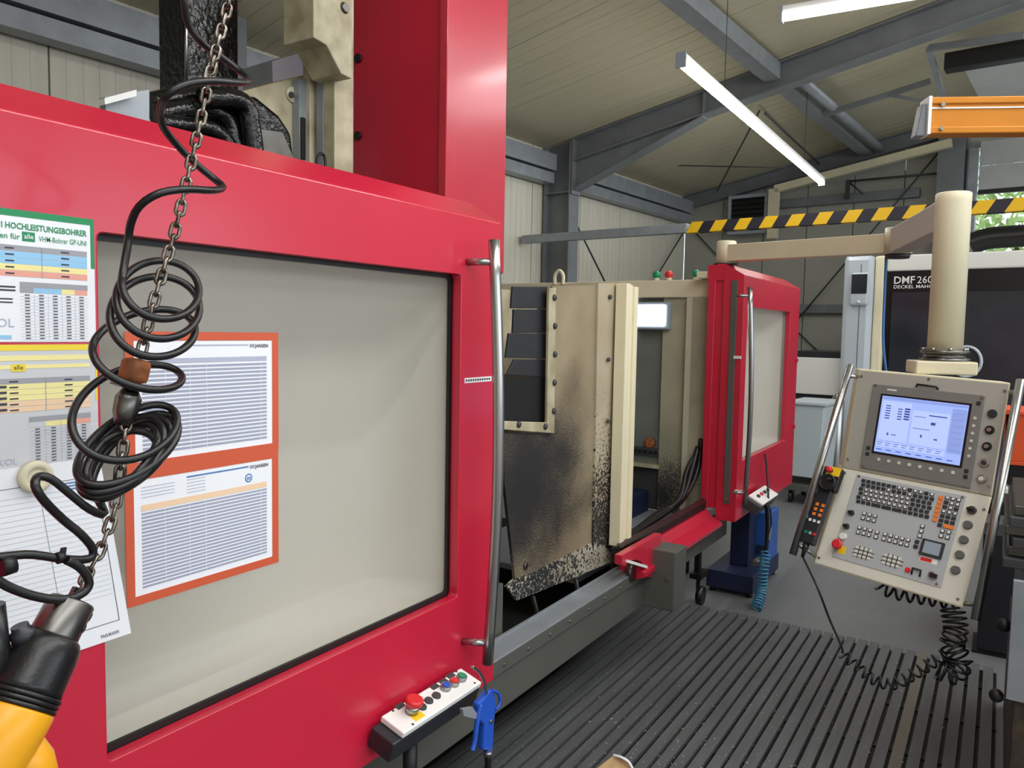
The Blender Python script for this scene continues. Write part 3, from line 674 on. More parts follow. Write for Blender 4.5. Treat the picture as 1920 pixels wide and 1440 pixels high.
# ------------------------------------------------------------------ left sliding door
ld = thing('sliding_door', 'big red sliding door with milky window and posters, pushed open', 'door', (1.0, 1.25, .554))
X0, X1, Z0, Z1 = -.6, 1.86, .554, 1.904
W0, W1, WZ0, WZ1 = .690, 1.672, .862, 1.745
MB().frame((X0, YD, Z0), (1, 0, 0), (0, 0, 1), (0, -1, 0), X1 - X0, Z1 - Z0, (W0 - X0, WZ0 - Z0, W1 - X0, WZ1 - Z0), .012, .03).build('door_leaf', 'red', ld, .003)
MB().prism([(X0, YD, Z1), (X0, 1.345, 1.972), (X0, 1.345, 1.94), (X0, YD + .03, Z1 - .02)], (X1 - X0, 0, 0)).build('top_chamfer', 'red', ld, .004)
MB().prism([(X1 - .012, YD + .03, Z0), (X1 - .012, 1.34, Z0 + .03), (X1 - .012, 1.34, 1.965), (X1 - .012, YD + .03, Z1 - .005)], (.012, 0, 0)).build('door_edge', 'red', ld)
MB().frame((W0 - .01, YD + .031, WZ0 - .01), (1, 0, 0), (0, 0, 1), (0, -1, 0), W1 - W0 + .02, WZ1 - WZ0 + .02, (.018, .022, W1 - W0 - .0, WZ1 - WZ0 - .0), .012, .008).build('gasket', 'black', ld)
MB().box((W0 - .01, YD + .040, WZ0 - .01), (W1 + .01, YD + .045, WZ1 + .01)).build('window_pane', 'milky_pane', ld)
def tray(x0, x1, z0, z1, depth, parent, rt=.17, rr=.11):  # rim curves shaped for the shade they give inside the window
    """sheet behind a door window; its forward-curving rims are invented to shade top and right"""
    b = MB(); N = 44; g = []
    for j in range(N + 1):
        row = []
        for i in range(N + 1):
            x = x0 + (x1 - x0) * i / N; z = z0 + (z1 - z0) * j / N
            def rim(d, r): t = max(0, 1 - d / r); return math.sqrt(max(0, 1 - t * t))
            f_ = rim(x1 - x, rr) * rim(z1 - z, rt) * rim(x - x0, .012) * rim(z - z0, .012)
            row.append(b.vert((x, YD + .052 + depth * f_, z)))
        g.append(row)
    for j in range(N):
        for i in range(N): b.face([g[j][i], g[j][i + 1], g[j + 1][i + 1], g[j + 1][i]], True)
    b.build('shade_rim_panel', 'tray_grey', parent)
tray(W0 - .01, W1 + .01, WZ0 - .01, WZ1 + .01, .21, ld, .24, .15)
def bow_handle(px_top, py_top, px_bot, py_bot, y, r, parent, posts, bow):
    a = P(px_top, py_top, 'y', y); b = P(px_bot, py_bot, 'y', y)
    pts = [a.lerp(b, k / 12) + V((0, -bow * math.sin(pi * k / 12), 0)) for k in range(13)]
    hnd = MB().tube(pts, r, 14).build('handle', 'steel', parent)
    for f_ in posts:
        q = a.lerp(b, f_) + V((0, -bow * math.sin(pi * f_), 0)); MB().cyl(q, V((q.x - .03, YD, q.z)), r * .62, seg=12).build('stand_off', 'steel', hnd)
bow_handle(926, 450, 914, 1244, 1.165, .0155, ld, (.05, .95), .025)
g = P(897, 714, 'y', YD)
st_ = Sheet((P(871, 709, 'y', YD).x, YD, P(871, 709, 'y', YD).z), (1, 0, 0), (0, 0, -1))
wd = P(921, 711, 'y', YD).x - st_.O.x
stk = st_.rect(MB(), 0, 0, wd, .014, 0, .0008).build('sticker', 'white', ld)
pr_ = MB()
for k in range(11): st_.rect(pr_, .004 + k * (wd - .008) / 11, .004, .004 + (k + .7) * (wd - .008) / 11, .010, .0008, .0011)
pr_.build('sticker_print', 'print_dark', stk)
# button box below the handle -------------------------------------------------
A = P(715, 1345, 'y', 1.21); B = P(864, 1250, 'y', 1.21); B.z = A.z = (A.z + B.z) / 2
A2 = P(757, 1379, 'x', A.x); B2 = P(904, 1276, 'x', B.x); A2.y = B2.y = (A2.y + B2.y) / 2; A2.z = B2.z = (A2.z + B2.z) / 2
bb = thing('button_box', 'white push-button box with red emergency stop below the long door handle', 'control box', (A + B2) / 2)
bx = Sheet(A, B - A, A2 - A); BL, BW = (B - A).length, (A2 - A).length
bx.rect(MB(), 0, 0, BL, BW, -.016, 0).build('cover', 'white', bb, .003)
dn = V((0, 0, -1))
MB().hexa([bx.p(-.03, 0, -.07), bx.p(BL, 0, -.07), bx.p(BL, BW, -.07), bx.p(-.03, BW, -.07), bx.p(-.03, 0, -.0165), bx.p(BL, 0, -.0165), bx.p(BL, BW, -.0165), bx.p(-.03, BW, -.0165)]).build('body', 'body_black', bb, .005)
MB().cyl(bx.p(.09, BW * .5, -.07), bx.p(.09, BW * .5, -.07) + V((0, 0, -.2)), .018).build('cable', 'black', bb)
def bpos(zx, zy):
    p = PN(640 + zx / 4, 1080 + zy / 4, A, bx.n) - A; return p.dot(bx.U), p.dot(bx.D)
e = bpos(525, 1020)
es = bx.disc(MB(), e[0], e[1], .017, 0, .022, seg=20).build('stop_collar', 'steel', bb)
MB().lathe(bx.p(e[0], e[1], .022), bx.n, [(0, .016), (.004, .022), (.014, .023), (.018, .018)], 22).build('stop_button', 'red_plastic', es)
yl = bpos(565, 1045); bx.rect(MB(), yl[0] - .018, yl[1] - .014, yl[0] + .018, yl[1] + .014, 0, .0008).build('stop_sign', 'yellow', bb)
for z_, m, ring in (((605, 985), 'dark_grey', 0), ((655, 938), 'dark_grey', 0), ((712, 900), 'dark_grey', 0), ((780, 845), 'blue_plastic', 1), ((842, 812), 'red_plastic', 1), ((898, 775), 'green_plastic', 1)):
    e = bpos(*z_)
    if ring:
        o = bx.disc(MB(), e[0], e[1], .0145, 0, .012).build('button_ring', 'steel', bb)
        bx.disc(MB(), e[0], e[1], .0105, .012, .014).build('button_cap', m, o)
    else: bx.disc(MB(), e[0], e[1], .0125, 0, .005, .011).build('blank_plug', m, bb)
for z_ in ((440, 975), (700, 830), (765, 790), (820, 748)):
    e = bpos(*z_); bx.rect(MB(), e[0] - .014, e[1] - .008, e[0] + .014, e[1] + .008, 0, .0006).build('legend_plate', 'dark_grey', bb)
for z_ in ((388, 1012), (536, 1113), (862, 718), (1000, 803)):
    e = bpos(*z_); bx.disc(MB(), e[0], e[1], .003, 0, .001).build('screw', 'black', bb)
# air gun hanging on the box
ag = thing('air_gun', 'blue air blow gun hanging beside the white button box', 'air gun', P(912, 1410, 'y', 1.10))
G = lambda zx, zy: P(640 + zx / 4, 1080 + zy / 4, 'y', 1.10)
t2 = V((0, .02, 0)); t1 = V((0, -.0, 0))
MB().prism([G(1080, 905), G(1120, 855), G(1150, 860), G(1165, 960), G(1150, 1100), G(1140, 1310), G(1065, 1310), G(1075, 1120), G(1030, 1080), G(1030, 960)], t2).build('body', 'blue_plastic', ag, .005)
MB().tube(crom([G(1135, 858), G(1175, 880), G(1190, 930), G(1175, 985), G(1155, 1000)], 5), .0045, 8).build('hanging_loop', 'blue_plastic', ag)
MB().tube(crom([G(1045, 960), G(1020, 1080), G(1000, 1240), G(980, 1310)], 5), .007, 8).build('trigger', 'blue_plastic', ag)
MB().tube(crom([G(1090, 880), G(1070, 790), G(1035, 720), G(980, 680)], 5), .004, 8).build('nozzle', 'steel', ag)
MB().cyl(G(1100, 1310), G(1100, 1345), .012).build('coupling', 'steel', ag)
MB().cyl(G(1120, 1090) + V((0, -.004, 0)), G(1120, 1090) + V((0, .0, 0)), .006, seg=10).build('pivot_pin', 'steel', ag)
MB().tube(crom([G(1100, 1345), G(1100, 1480), G(1090, 1700), G(1000, 2000)], 5), .009, 8).build('hose', 'black_rubber', ag)
MB().prism([G(910, 1000), G(985, 985), G(1025, 1040), G(1020, 1075), G(920, 1050)], (0, .01, 0)).build('hook_plate', 'galvanised', bb)

# ------------------------------------------------------------------ right door
rd = thing('machine_door', 'narrow red machine door with window and long bowed handle at the far end', 'door', (5.0, 1.25, .53))
X0, X1, Z0, Z1 = 4.33, 5.73, .53, 1.928
MB().frame((X0, YD, Z0), (1, 0, 0), (0, 0, 1), (0, -1, 0), X1 - X0, Z1 - Z0, (.09, .34, 5.455 - X0, 1.755 - Z0), .012, .03).build('door_leaf', 'red', rd, .003)
MB().prism([(X0, YD, Z1), (X0, 1.345, 1.995), (X0, 1.345, 1.96), (X0, YD + .03, Z1 - .02)], (X1 - X0, 0, 0)).build('top_chamfer', 'red', rd)
MB().prism([(X0 - .003, YD + .001, Z0), (X0 - .003, 1.345, Z0), (X0 - .003, 1.345, 1.994), (X0 - .003, YD + .001, Z1 - .001)], (.0027, 0, 0)).build('door_edge', 'red', rd)
MB().prism([(X0 + .012, 1.345, Z0 + .06), (X0 + .012, 1.39, Z0 + .06), (X0 + .012, 1.39, 1.995), (X0 + .012, 1.345, 1.995)], (.02, 0, 0)).build('rebate', 'red', rd)
MB().box((X0 - .0, 1.3455, 1.90), (X0 + .3, 1.44, 1.99)).build('top_block', 'red', rd)
MB().box((X0 - .01, 1.39, Z0 + .06), (X0 + .03, 1.433, 1.90)).build('inner_post', 'red', rd, .004)
MB().box((X0 - .012, 1.265, .63), (X0, 1.30, 1.90)).build('seal_strip', 'machine_grey', rd, .002)
MB().cyl((X0 - .014, 1.282, .66), (X0 - .012, 1.282, .66), .008, seg=8).build('screw', 'steel', rd)
MB().box((4.40, YD + .031, .85), (5.47, YD + .036, 1.77)).build('window_pane', 'milky_pane', rd)
tray(4.41, 5.465, .86, 1.765, .14, rd, .24, .4)
bow_handle(1406, 538, 1396, 944, 1.165, .0135, rd, (.04, .95), .02)
for q_ in ((1382, 670), (1384, 922)):
    c = P(*q_, 'x', X0 - .014); MB().box((X0 - .014, c.y - .02, c.z - .008), (X0 - .001, c.y + .02, c.z + .008)).build('catch', 'white', rd)
for z_ in (1.42, .95): MB().box((X1 - .09, YD - .02, z_ - .012), (X1 - .06, YD, z_ + .012)).build('latch', 'red', rd)
# its button box with hanging hose
bb2 = thing('button_box', 'small white push-button box on a dark body beside the far red door handle', 'control box', P(1428, 935, 'y', 1.18))
A = P(1404, 928, 'y', 1.20); B = P(1434, 908, 'y', 1.20); B.z = A.z
A2 = A + V((0, -.085, -.045)); b2 = Sheet(A, B - A, A2 - A); L2 = (B - A).length
b2.rect(MB(), 0, 0, L2, .096, -.014, 0).build('cover', 'white', bb2, .003)
b2.rect(MB(), -.03, 0, L2, .096, -.075, -.0145).build('body', 'dark_grey', bb2, .004)
for k, m in enumerate(('dark_grey', 'red_plastic', 'dark_grey', 'green_plastic')):
    b2.disc(MB(), L2 * (.2 + .2 * k), .04, .011, 0, .012).build('button', m, bb2)
cb2 = tag(MB().tube(crom([P(1434, 852, 'y', 1.22), P(1437, 870, 'y', 1.19), P(1440, 915, 'y', 1.14), P(1441, 950, 'y', 1.12)], 6), .006, 8).build('cable', 'black'), 'thin black cable hanging on the far red door', 'cable')
hg = thing('air_gun', 'dark air gun and chain hanging below the far button box', 'air gun', P(1437, 960, 'y', 1.12))
MB().tube(crom([P(1437, 945, 'y', 1.12), P(1439, 990, 'y', 1.12), P(1436, 1040, 'y', 1.12)], 5), .012, 8).build('body', 'black', hg)
MB().tube(crom([P(1444, 950, 'y', 1.11), P(1446, 985, 'y', 1.11), P(1441, 1015, 'y', 1.11)], 5), .006, 8).build('trigger', 'steel_dark', hg)
bh = tag(MB().tube(helix([P(1436, 1035, 'y', 1.12), P(1431, 1070, 'y', 1.12), P(1427, 1110, 'y', 1.12), P(1418, 1140, 'y', 1.12)], .028, 17, 12), .0055, 6).build('coiled_hose', 'teal_hose'),
         'blue coiled air hose hanging down from the far button box', 'hose')

# ================================================================== PAPERS ON THE DOOR
ypz = YD - .0004
def paper(name, label, x0, z1, w_, h, m, y=None, group=None, cat='poster'):
    y = ypz if y is None else y
    sh = Sheet((x0, y, z1), (1, 0, 0), (0, 0, -1)); t = thing(name, label, cat, (x0 + w_ / 2, y, z1 - h), group)
    sh.rect(MB(), 0, 0, w_, h, -.0, .0006).build('sheet', m, t); return t, sh
def rects(sh, L_, m, parent, name='print', h=.0006):
    b = MB()
    for (x0, y0, x1, y1) in L_: b.quad(sh.p(x0, y0, h + .0004), sh.p(x0, y1, h + .0004), sh.p(x1, y1, h + .0004), sh.p(x1, y0, h + .0004))
    o = b.build(name, m, parent)
    if len(L_) > 1: o['kind'] = 'stuff'
    return o
xr = P(177, 520, 'y', YD).x; zt = P(100, 402, 'y', YD).z; zm = P(178, 643, 'y', YD).z; zl = P(180, 862, 'y', YD).z
Wp = .297; x0 = xr - Wp; Hp = zt - zm
t, sh = paper('drill_chart', 'chart with green border and heading taped to the red door', x0, zt, Wp, Hp - .002, 'paper', group='posters on the red door')
rects(sh, [(0, 0, Wp, .010), (Wp - .006, .010, Wp, .078)], 'green_print', t, 'border')
sh.text('I HOCHLEISTUNGSBOHRER', Wp - .012, .028, .0125, 'green_print', t, 'RIGHT', .025, sx=.80)
sh.text('ten für', Wp - .110, .043, .0115, 'green_print', t, 'RIGHT', .01)
rects(sh, [(Wp - .107, .031, Wp - .089, .045)], 'green_print', t, 'badge')
sh.text('alle', Wp - .098, .041, .010, 'paper', t, 'CENTER', .01, .0018)
sh.text('VHM-Bohrer GP-UNI', Wp - .012, .043, .0115, 'green_print', t, 'RIGHT', .004, sx=.70)
xa, xb, xc = Wp - .27, Wp - .080, Wp - .012
def table(sh, t, xa, xb, xc, y, rows, rh=.0092):
    for k, m in enumerate(rows): rects(sh, [(xa, y + k * rh, xc, y + (k + 1) * rh - .0006)], m, t, 'table_row')
    L_ = []
    for k in range(len(rows)):
        for c in ((xa + xb) / 2 + .05, (xb + xc) / 2): L_.append((c - .006, y + k * rh + .0035, c + .006, y + k * rh + .0055))
    rects(sh, L_, 'print_dark', t, 'table_text', .0012)
    rects(sh, [(xb - .0004, y, xb + .0004, y + len(rows) * rh)], 'print_grey', t, 'table_line', .0012)
table(sh, t, xa, xb, xc, .052, ('print_grey', 'pale_blue', 'pale_blue', 'pale_yellow', 'pale_red'))
def grid(sh, t, xa, xc, y, n, cols=5, rh=.0046, heads=('print_grey', 'pale_blue', 'pale_blue', 'pale_yellow', 'pale_red')):
    cw = (xc - xa) / cols
    rects(sh, [(xa, y - .017, xc, y - .009)], 'print_grey', t, 'table_head')
    for k, m in enumerate(heads[:cols]): rects(sh, [(xa + k * cw, y - .0088, xa + (k + 1) * cw - .0006, y - .001)], m, t, 'table_head')
    L_ = []; G_ = []
    for r in range(n):
        G_.append((xa, y + (r + 1) * rh - .0004, xc, y + (r + 1) * rh))
        for k in range(cols):
            c = xa + (k + .5) * cw; L_.append((c - .0035, y + r * rh + .0014, c + .0035, y + r * rh + .0028))
    for k in range(1, cols): G_.append((xa + k * cw - .0002, y, xa + k * cw + .0002, y + n * rh))
    rects(sh, L_, 'print_dark', t, 'table_text', .001); rects(sh, G_, 'print_line', t, 'table_line', .0008)
grid(sh, t, Wp - .112, Wp - .012, .122, 15)
rects(sh, [(Wp - .165, .112, Wp - .118, .1145), (Wp - .165, .117, Wp - .118, .1195), (Wp - .165, .130, Wp - .122, .132), (Wp - .165, .135, Wp - .122, .137)], 'print_dark', t, 'caption')
sh.text('OL', Wp - .121, .172, .018, 'print_line', t, 'RIGHT', .0)
rects(sh, [(Wp - .145, .184, Wp - .125, .190)], 'pale_blue', t, 'logo_mark')
# yellow chart
Hq = zm - zl
t, sh = paper('drill_chart', 'chart with yellow border and yellow heading below the green one', x0 + .001, zm - .002, Wp, Hq, 'paper_grey', group='posters on the red door')
rects(sh, [(0, 0, Wp, .009), (Wp - .003, .009, Wp, .09)], 'yellow_print', t, 'border')
rects(sh, [(Wp - .27, .016, Wp - .012, .024), (Wp - .27, .030, Wp - .012, .036)], 'pale_yellow', t, 'heading')
rects(sh, [(Wp - .128, .029, Wp - .108, .040)], 'yellow_print', t, 'badge', .001)
sh.text('alle', Wp - .118, .037, .010, 'print_dark', t, 'CENTER', .0, .0018)
table(sh, t, xa, xb, xc, .050, ('print_grey', 'pale_yellow', 'pale_yellow', 'pale_yellow', 'pale_orange', 'pale_orange'), .0085)
rects(sh, [(Wp - .165, .060 + k * .0085, Wp - .135, .0635 + k * .0085) for k in range(5)], 'print_dark', t, 'caption', .0014)
grid(sh, t, Wp - .105, Wp - .012, .126, 12, 4, .0046, ('paper_grey', 'pale_yellow', 'pale_yellow', 'pale_red'))
sh.text('KOL', Wp - .122, .178, .014, 'print_line', t, 'RIGHT', .0)
# plain white list with a magnet
wx1 = P(186, 880, 'y', YD).x; wz0 = P(235, 1192, 'y', YD).z
t = thing('paper_list', 'white ruled list hanging below the charts under a round magnet', 'paper', (wx1 - .1, YD, wz0), 'posters on the red door')
sh = Sheet((wx1 - .20, ypz - .0015, zl + .004), (1, 0, .0), (.14, 0, -1))
hh = (zl - wz0) + .005
MB().prism([sh.p(-.05, 0), sh.p(.20, 0), sh.p(.205, hh), sh.p(-.05, hh)], (0, .0006, 0)).build('sheet', 'paper', t)
rects(sh, [(.188, .030, .189, hh - .03), (.0, .030, .188, .0308), (.0, hh - .031, .188, hh - .030), (.10, .04, .1005, hh - .03)], 'print_dark', t, 'frame_line', .0002)
rects(sh, [(0, .046 + k * .0085, .186, .0465 + k * .0085) for k in range(23)], 'print_line', t, 'ruled_lines', .0002)
rects(sh, [(.13, .034 + k * .005, .16, .036 + k * .005) for k in range(3)], 'print_blue', t, 'handwriting', .0004)
sh.text('noxon', .185, hh - .008, .012, 'print_dark', t, 'RIGHT', .0, .001)
mg = P(62, 893, 'y', YD)
tag(MB().lathe((mg.x, ypz - .003, mg.z), (0, -1, 0), [(0, .0245), (.008, .0245), (.011, .022), (.011, .014), (.009, .013)], 28).build('magnet', 'magnet'), 'round cream magnet holding the white list', 'magnet')
# two orange document frames on the window pane
yw = YD + .0395
def docframe(px, py_t, py_b, label, variant):
    a = P(px[0], py_t[0], 'y', yw); b = P(px[1], py_t[1], 'y', yw); c = P(px[0], py_b[0], 'y', yw)
    c2 = P(px[1], py_b[1], 'y', yw); xl, xr = a.x, b.x; z1 = (a.z + b.z) / 2; z0 = (c.z + c2.z) / 2; w_ = xr - xl; h = z1 - z0
    t = thing('document_frame', label, 'document frame', ((xl + xr) / 2, yw, z0), 'orange document frames on the door window')
    sh = Sheet((xl, yw, z1), (1, 0, 0), (0, 0, -1))
    MB().frame((xl, yw - .0012, z0), (1, 0, 0), (0, 0, 1), (0, -1, 0), w_, h, (.016, .016, w_ - .016, h - .016), .001, .001).build('border', 'orange_frame', t)
    sh.rect(MB(), .014, .014, w_ - .014, h - .014, 0, .0004).build('sheet', 'paper', t)
    y0 = .075 if variant else .060
    if variant:
        rects(sh, [(.03, y0 - .013, w_ - .03, y0 - .002)], 'pale_orange', t, 'table_head')
        ring = MB().lathe(sh.p(w_ - .075, .048, .0004), sh.n, [(0, .009), (.0004, .009)], 20).build('emblem', 'print_blue', t)
        MB().lathe(sh.p(w_ - .075, .048, .0008), sh.n, [(0, .0065), (.0002, .0065)], 20).build('emblem_field', 'paper', ring)
        rects(sh, [(w_ - .079, .045, w_ - .076, .052), (w_ - .074, .045, w_ - .071, .052)], 'print_blue', ring, 'emblem_mark', .0012)
        rects(sh, [(.03, .030 + k * .006, .095, .0315 + k * .006) for k in range(4)] + [(.12, .030 + k * .006, .16, .0315 + k * .006) for k in range(5)], 'print_line', t, 'address_lines', .0003)
    else:
        rects(sh, [(.03, y0 - .012, w_ - .03, y0 - .003)], 'print_line', t, 'table_head')
    rects(sh, [(.12, .0235, w_ - .075, .0265)], 'print_blue' if variant else 'print_line', t, 'heading', .0003)
    rects(sh, [(w_ - .072, .023, w_ - .060, .030)], 'print_grey', t, 'logo_mark', .0003)
    sh.text('JANSEN', w_ - .026, .030, .0095, 'print_dark', t, 'RIGHT', .02)
    n = 21; rh = (h - .026 - y0) / n
    rects(sh, [(.03, y0 + k * rh + rh * .18, w_ - .03, y0 + k * rh + rh * .78) for k in range(n)], 'print_row', t, 'table_lines', .0003)
    rects(sh, [(x, y0, x + .0008, h - .026) for x in (.075, .125, .16, w_ - .045)], 'paper', t, 'table_columns', .0006)
docframe((233, 521), (633, 614), (893, 839), 'orange framed table on the window, upper one without emblem', 0)
docframe((233, 521), (893, 839), (1140, 1056), 'orange framed table with blue round emblem on the window', 1)

# ================================================================== CHAIN HOIST
YC = 1.0
C_ = lambda px, py, y=YC: P(px, py, 'y', y)
hc = thing('hoist_chain', 'slanting steel hoist chain in front of the red door', 'chain', C_(150, 1112))
r_ = .0027; rad_ = .0056; L_ = .0058
pts = [V((L_ + rad_ * math.sin(a), rad_ * math.cos(a), 0)) for a in [k * pi / 6 for k in range(7)]] + [V((-L_ - rad_ * math.sin(a), -rad_ * math.cos(a), 0)) for a in [k * pi / 6 for k in range(7)]]
lm = MB().tube(pts, r_, 7, True).mesh('link', 'chain_steel')
top_dir = (C_(430, 0) - C_(395, 130)).normalized()
path = crom([C_(430, 0) + top_dir * 1.2, C_(430, 0), C_(397, 130), C_(373, 240), C_(350, 340), C_(326, 440), C_(290, 560), C_(264, 665), C_(250, 720), C_(238, 790), C_(228, 860), C_(216, 950), C_(188, 1030), C_(160, 1085), C_(146, 1122)], 30)
acc = 0; nxt = 0; i = 0
for a, b in zip(path, path[1:]):
    d = (b - a).length
    while nxt <= acc + d:
        p = a.lerp(b, (nxt - acc) / d); tx = (b - a).normalized(); sd = tx.cross(V((0, 1, 0))).normalized(); nn = tx.cross(sd)
        T = Matrix((tx, sd, nn)).transposed().to_4x4(); T = T @ Matrix.Rotation((pi / 2) * (i % 2) + .55, 4, 'X'); T.translation = p
        link('link', lm, hc, T); nxt += .0174; i += 1
    acc += d
a0 = C_(257, 676); a1 = C_(246, 722); ax = (a1 - a0).normalized()
sp = tag(MB().lathe(a0, ax, [(-.002, .010), (0, .0165), (.004, .0188), (.022, .0190), (.028, .0180), (.031, .010)], 24).build('chain_stop', 'rust'), 'rusty orange chain stop threaded on the hoist chain', 'chain stop')
cn = thing('chain_funnel', 'grey metal chain funnel below the rusty stop', 'funnel', C_(238, 780))
MB().lathe(C_(246, 724), ax, [(0, .026), (.002, .027), (.004, .012)], 24).build('flange', 'steel_dark', cn)
MB().lathe(C_(245, 730), ax, [(0, .010), (.012, .017), (.032, .016), (.05, .010)], 6).build('cone', 'steel_dark', cn)
# spiral cable
cab = thing('spiral_cable', 'black spiral control cable coiled around the hoist chain', 'cable', C_(240, 950))
pts = [C_(x, y, YC + dy) for x, y, dy in ((350, -130, .02), (344, -40, .02), (345, 0, .02), (353, 45, .03), (378, 80, .03), (412, 105, .03), (448, 132, .02), (466, 150, -.01), (445, 155, -.03), (398, 152, -.04), (350, 158, -.04), (314, 178, -.03), (300, 207, 0), (306, 238, .02), (332, 272, .03), (368, 308, .03), (402, 336, .02), (418, 351, -.0), (398, 357, -.03), (350, 355, -.04), (300, 362, -.04), (262, 386, -.02), (245, 420, 0), (240, 455, .01))]
loops = [(300, 528, 72, 62, 0), (296, 560, 78, 68, 0), (290, 592, 84, 70, 0), (266, 645, 93, 52, -.15), (230, 782, 97, 74, -.25), (240, 842, 106, 50, -.5), (246, 846, 100, 46, -.62), (240, 856, 108, 48, -.66), (236, 852, 88, 52, -.75), (232, 862, 92, 44, -.8), (228, 868, 80, 34, -.9), (232, 858, 96, 40, -.6), (222, 880, 62, 58, -1.0)]
N = 20; th = pi + .25
for k in range((len(loops) - 1) * N):
    q = k / N; i = int(q); fr_ = q - i; A_, B_ = loops[i], loops[i + 1]
    cx, cy, rx, ry, tl = [a + (b - a) * (fr_ * fr_ * (3 - 2 * fr_)) for a, b in zip(A_, B_)]
    ex = rx * math.cos(th); ey = ry * math.sin(th)
    x = cx + ex * math.cos(tl) - ey * math.sin(tl); y = cy + ex * math.sin(tl) + ey * math.cos(tl)
    pts.append(C_(x, y, YC - .004 - .034 * math.sin(th) - .002 * (i % 3))); th -= 2 * pi / N
pts += [C_(x, y, YC + dy) for x, y, dy in ((196, 962, -.01), (168, 955, -.02), (130, 925, -.02), (96, 898, -.02), (72, 894, -.02), (66, 910, -.03), (82, 938, -.03), (118, 974, -.02), (152, 1002, -.02), (174, 1030, -.015), (166, 1048, -.015), (120, 1048, -.02), (62, 1040, -.02), (20, 1042, -.02), (-40, 1050, -.02))]
MB().tube(crom(pts, 3), .0054, 10).build('coil', 'black_rubber', cab)
MB().tube(crom([C_(x, y, YC - .03) for x, y in ((-60, 1050), (-20, 1078), (20, 1102), (70, 1119), (120, 1124), (155, 1112), (167, 1092), (152, 1066), (125, 1050))], 5), .0056, 10).build('tail', 'black_rubber', cab)
for q_, s_ in (((112, 1046), .0075), ((8, 1062), .012)):
    c = C_(*q_, YC - .022); MB().lathe(c - V((.004, 0, 0)), (1, 0, .1), [(0, s_), (s_ * 1.2, s_)], 12).build('cable_tie', 'black', cab)
MB().obox(C_(118, 1036, YC - .022), (.003, 0, 0), (0, .002, 0), (.001, 0, .006)).build('tie_lock', 'black', cab)
# grip handle
hh_ = thing('hoist_controller', 'yellow and black hoist grip handle with steel coupling on the chain', 'hoist handle', C_(10, 1440))
b0 = C_(136, 1126, .985); b1 = C_(20, 1345, .965); ax = (b1 - b0).normalized()
cp = MB().lathe(b0, ax, [(0, .0262), (.003, .0285), (.044, .029), (.046, .029)], 28).build('coupling', 'steel_dark', hh_)
sd = ax.cross(V((0, 1, 0))).normalized(); fr2 = V((0, -1, 0)) - ax * ax.dot(V((0, -1, 0))); fr2.normalize()
for d_, ang in ((.028, .75), (.012, 1.1)):
    o_ = (fr2 * math.cos(ang) + sd * math.sin(ang)); MB().cyl(b0 + ax * d_ + o_ * .0280, b0 + ax * d_ + o_ * .0294, .0052, seg=14).build('set_screw', 'black', cp)
MB().obox(b0 + ax * -.006 , ax * .01, sd * .007, fr2 * .004).build('chain_pin', 'steel_dark', cp)
hs_ = MB().lathe(b0, ax, [(.044, .028), (.048, .0335), (.056, .0375), (.07, .0395), (.105, .0415), (.112, .0425)], 32).build('housing', 'black_rubber', hh_)
for k in range(3): MB().lathe(b0, ax, [(.112 + k * .006, .0425), (.113 + k * .006, .0445), (.116 + k * .006, .0445), (.118 + k * .006, .0425)], 32).build('rib', 'black_rubber', hs_)
MB().lathe(b0 + ax * .062 - sd * .030, (-sd - ax * .8), [(0, .014), (.014, .014), (.017, .010), (.022, .010)], 16).build('cable_gland', 'body_black', hs_)
MB().lathe(b0, ax, [(.130, .043), (.133, .0445), (.17, .0435), (.20, .039), (.24, .034), (.30, .030)], 32).build('yellow_body', 'yellow_plastic', hh_)
MB().lathe(C_(45, 1400, .955), (C_(70, 1500, .955) - C_(45, 1400, .955)), [(-.012, .012), (0, .022), (.02, .028), (.06, .028), (.09, .02)], 20).build('trigger_guard', 'yellow_plastic', hh_)
gl = MB()
for k in range(5): gl.obox(C_(52 - k * 3, 1360 + k * 9, .952), (.0012, 0, 0) , (0, .004, 0), (.004, 0, .009))
gl.build('speed_scale', 'white', hh_)
MB().obox(C_(46, 1376, .958), (.011, 0, -.004), (0, .005, 0), (.006, 0, .014)).build('rocker', 'red_plastic', hh_, .002)
MB().obox(C_(62, 1388, .955), (.007, 0, -.005), (0, .004, 0), (.002, 0, .004)).build('button', 'black', hh_, .001)
MB().lathe(C_(-14, 1180, .985), (0, 0, -1), [(-.03, .014), (.03, .018), (.1, .018)], 14).build('plug_cable', 'black_rubber', hh_)

# ================================================================== CONTROL PANEL ON ITS ARM
u = V((-.3023491, -.95239596, -.03907629)); d1 = V((-.13251442, .08259442, -.98773382)); d2 = V((-.39337531, .16201281, -.90499045))
O1 = V((3.3038, .4728, 1.4696)); O2 = O1 + d1 * .3967
cp = thing('control_panel', 'grey machine control panel with lit screen, keyboard and side handles', 'control panel', (3.1, .27, .75))
U1 = Sheet(O1, u, d1); U2 = Sheet(O2, u, d2); W = .53; H1, H2 = .3967, .3971
back = V((1, .3, 0)).normalized()
hb3 = MB()
bk = lambda p, k: p + back * k
hb3.hexa([bk(U1.p(0, H1), .12), bk(U1.p(W, H1), .12), U1.p(W, H1), U1.p(0, H1), bk(U1.p(0, 0), .09), bk(U1.p(W, 0), .09), U1.p(W, 0), U1.p(0, 0)])
hb3.hexa([bk(U2.p(0, H2), .03), bk(U2.p(W, H2), .03), U2.p(W, H2), U2.p(0, H2), bk(U2.p(0, 0), .12), bk(U2.p(W, 0), .12), U2.p(W, 0), U2.p(0, 0)])
hb3.build('housing', 'cream', cp, .004)
up_p = U1.rect(MB(), .006, .006, W - .006, H1 - .003, 0, .002).build('upper_plate', 'panel_grey', cp)
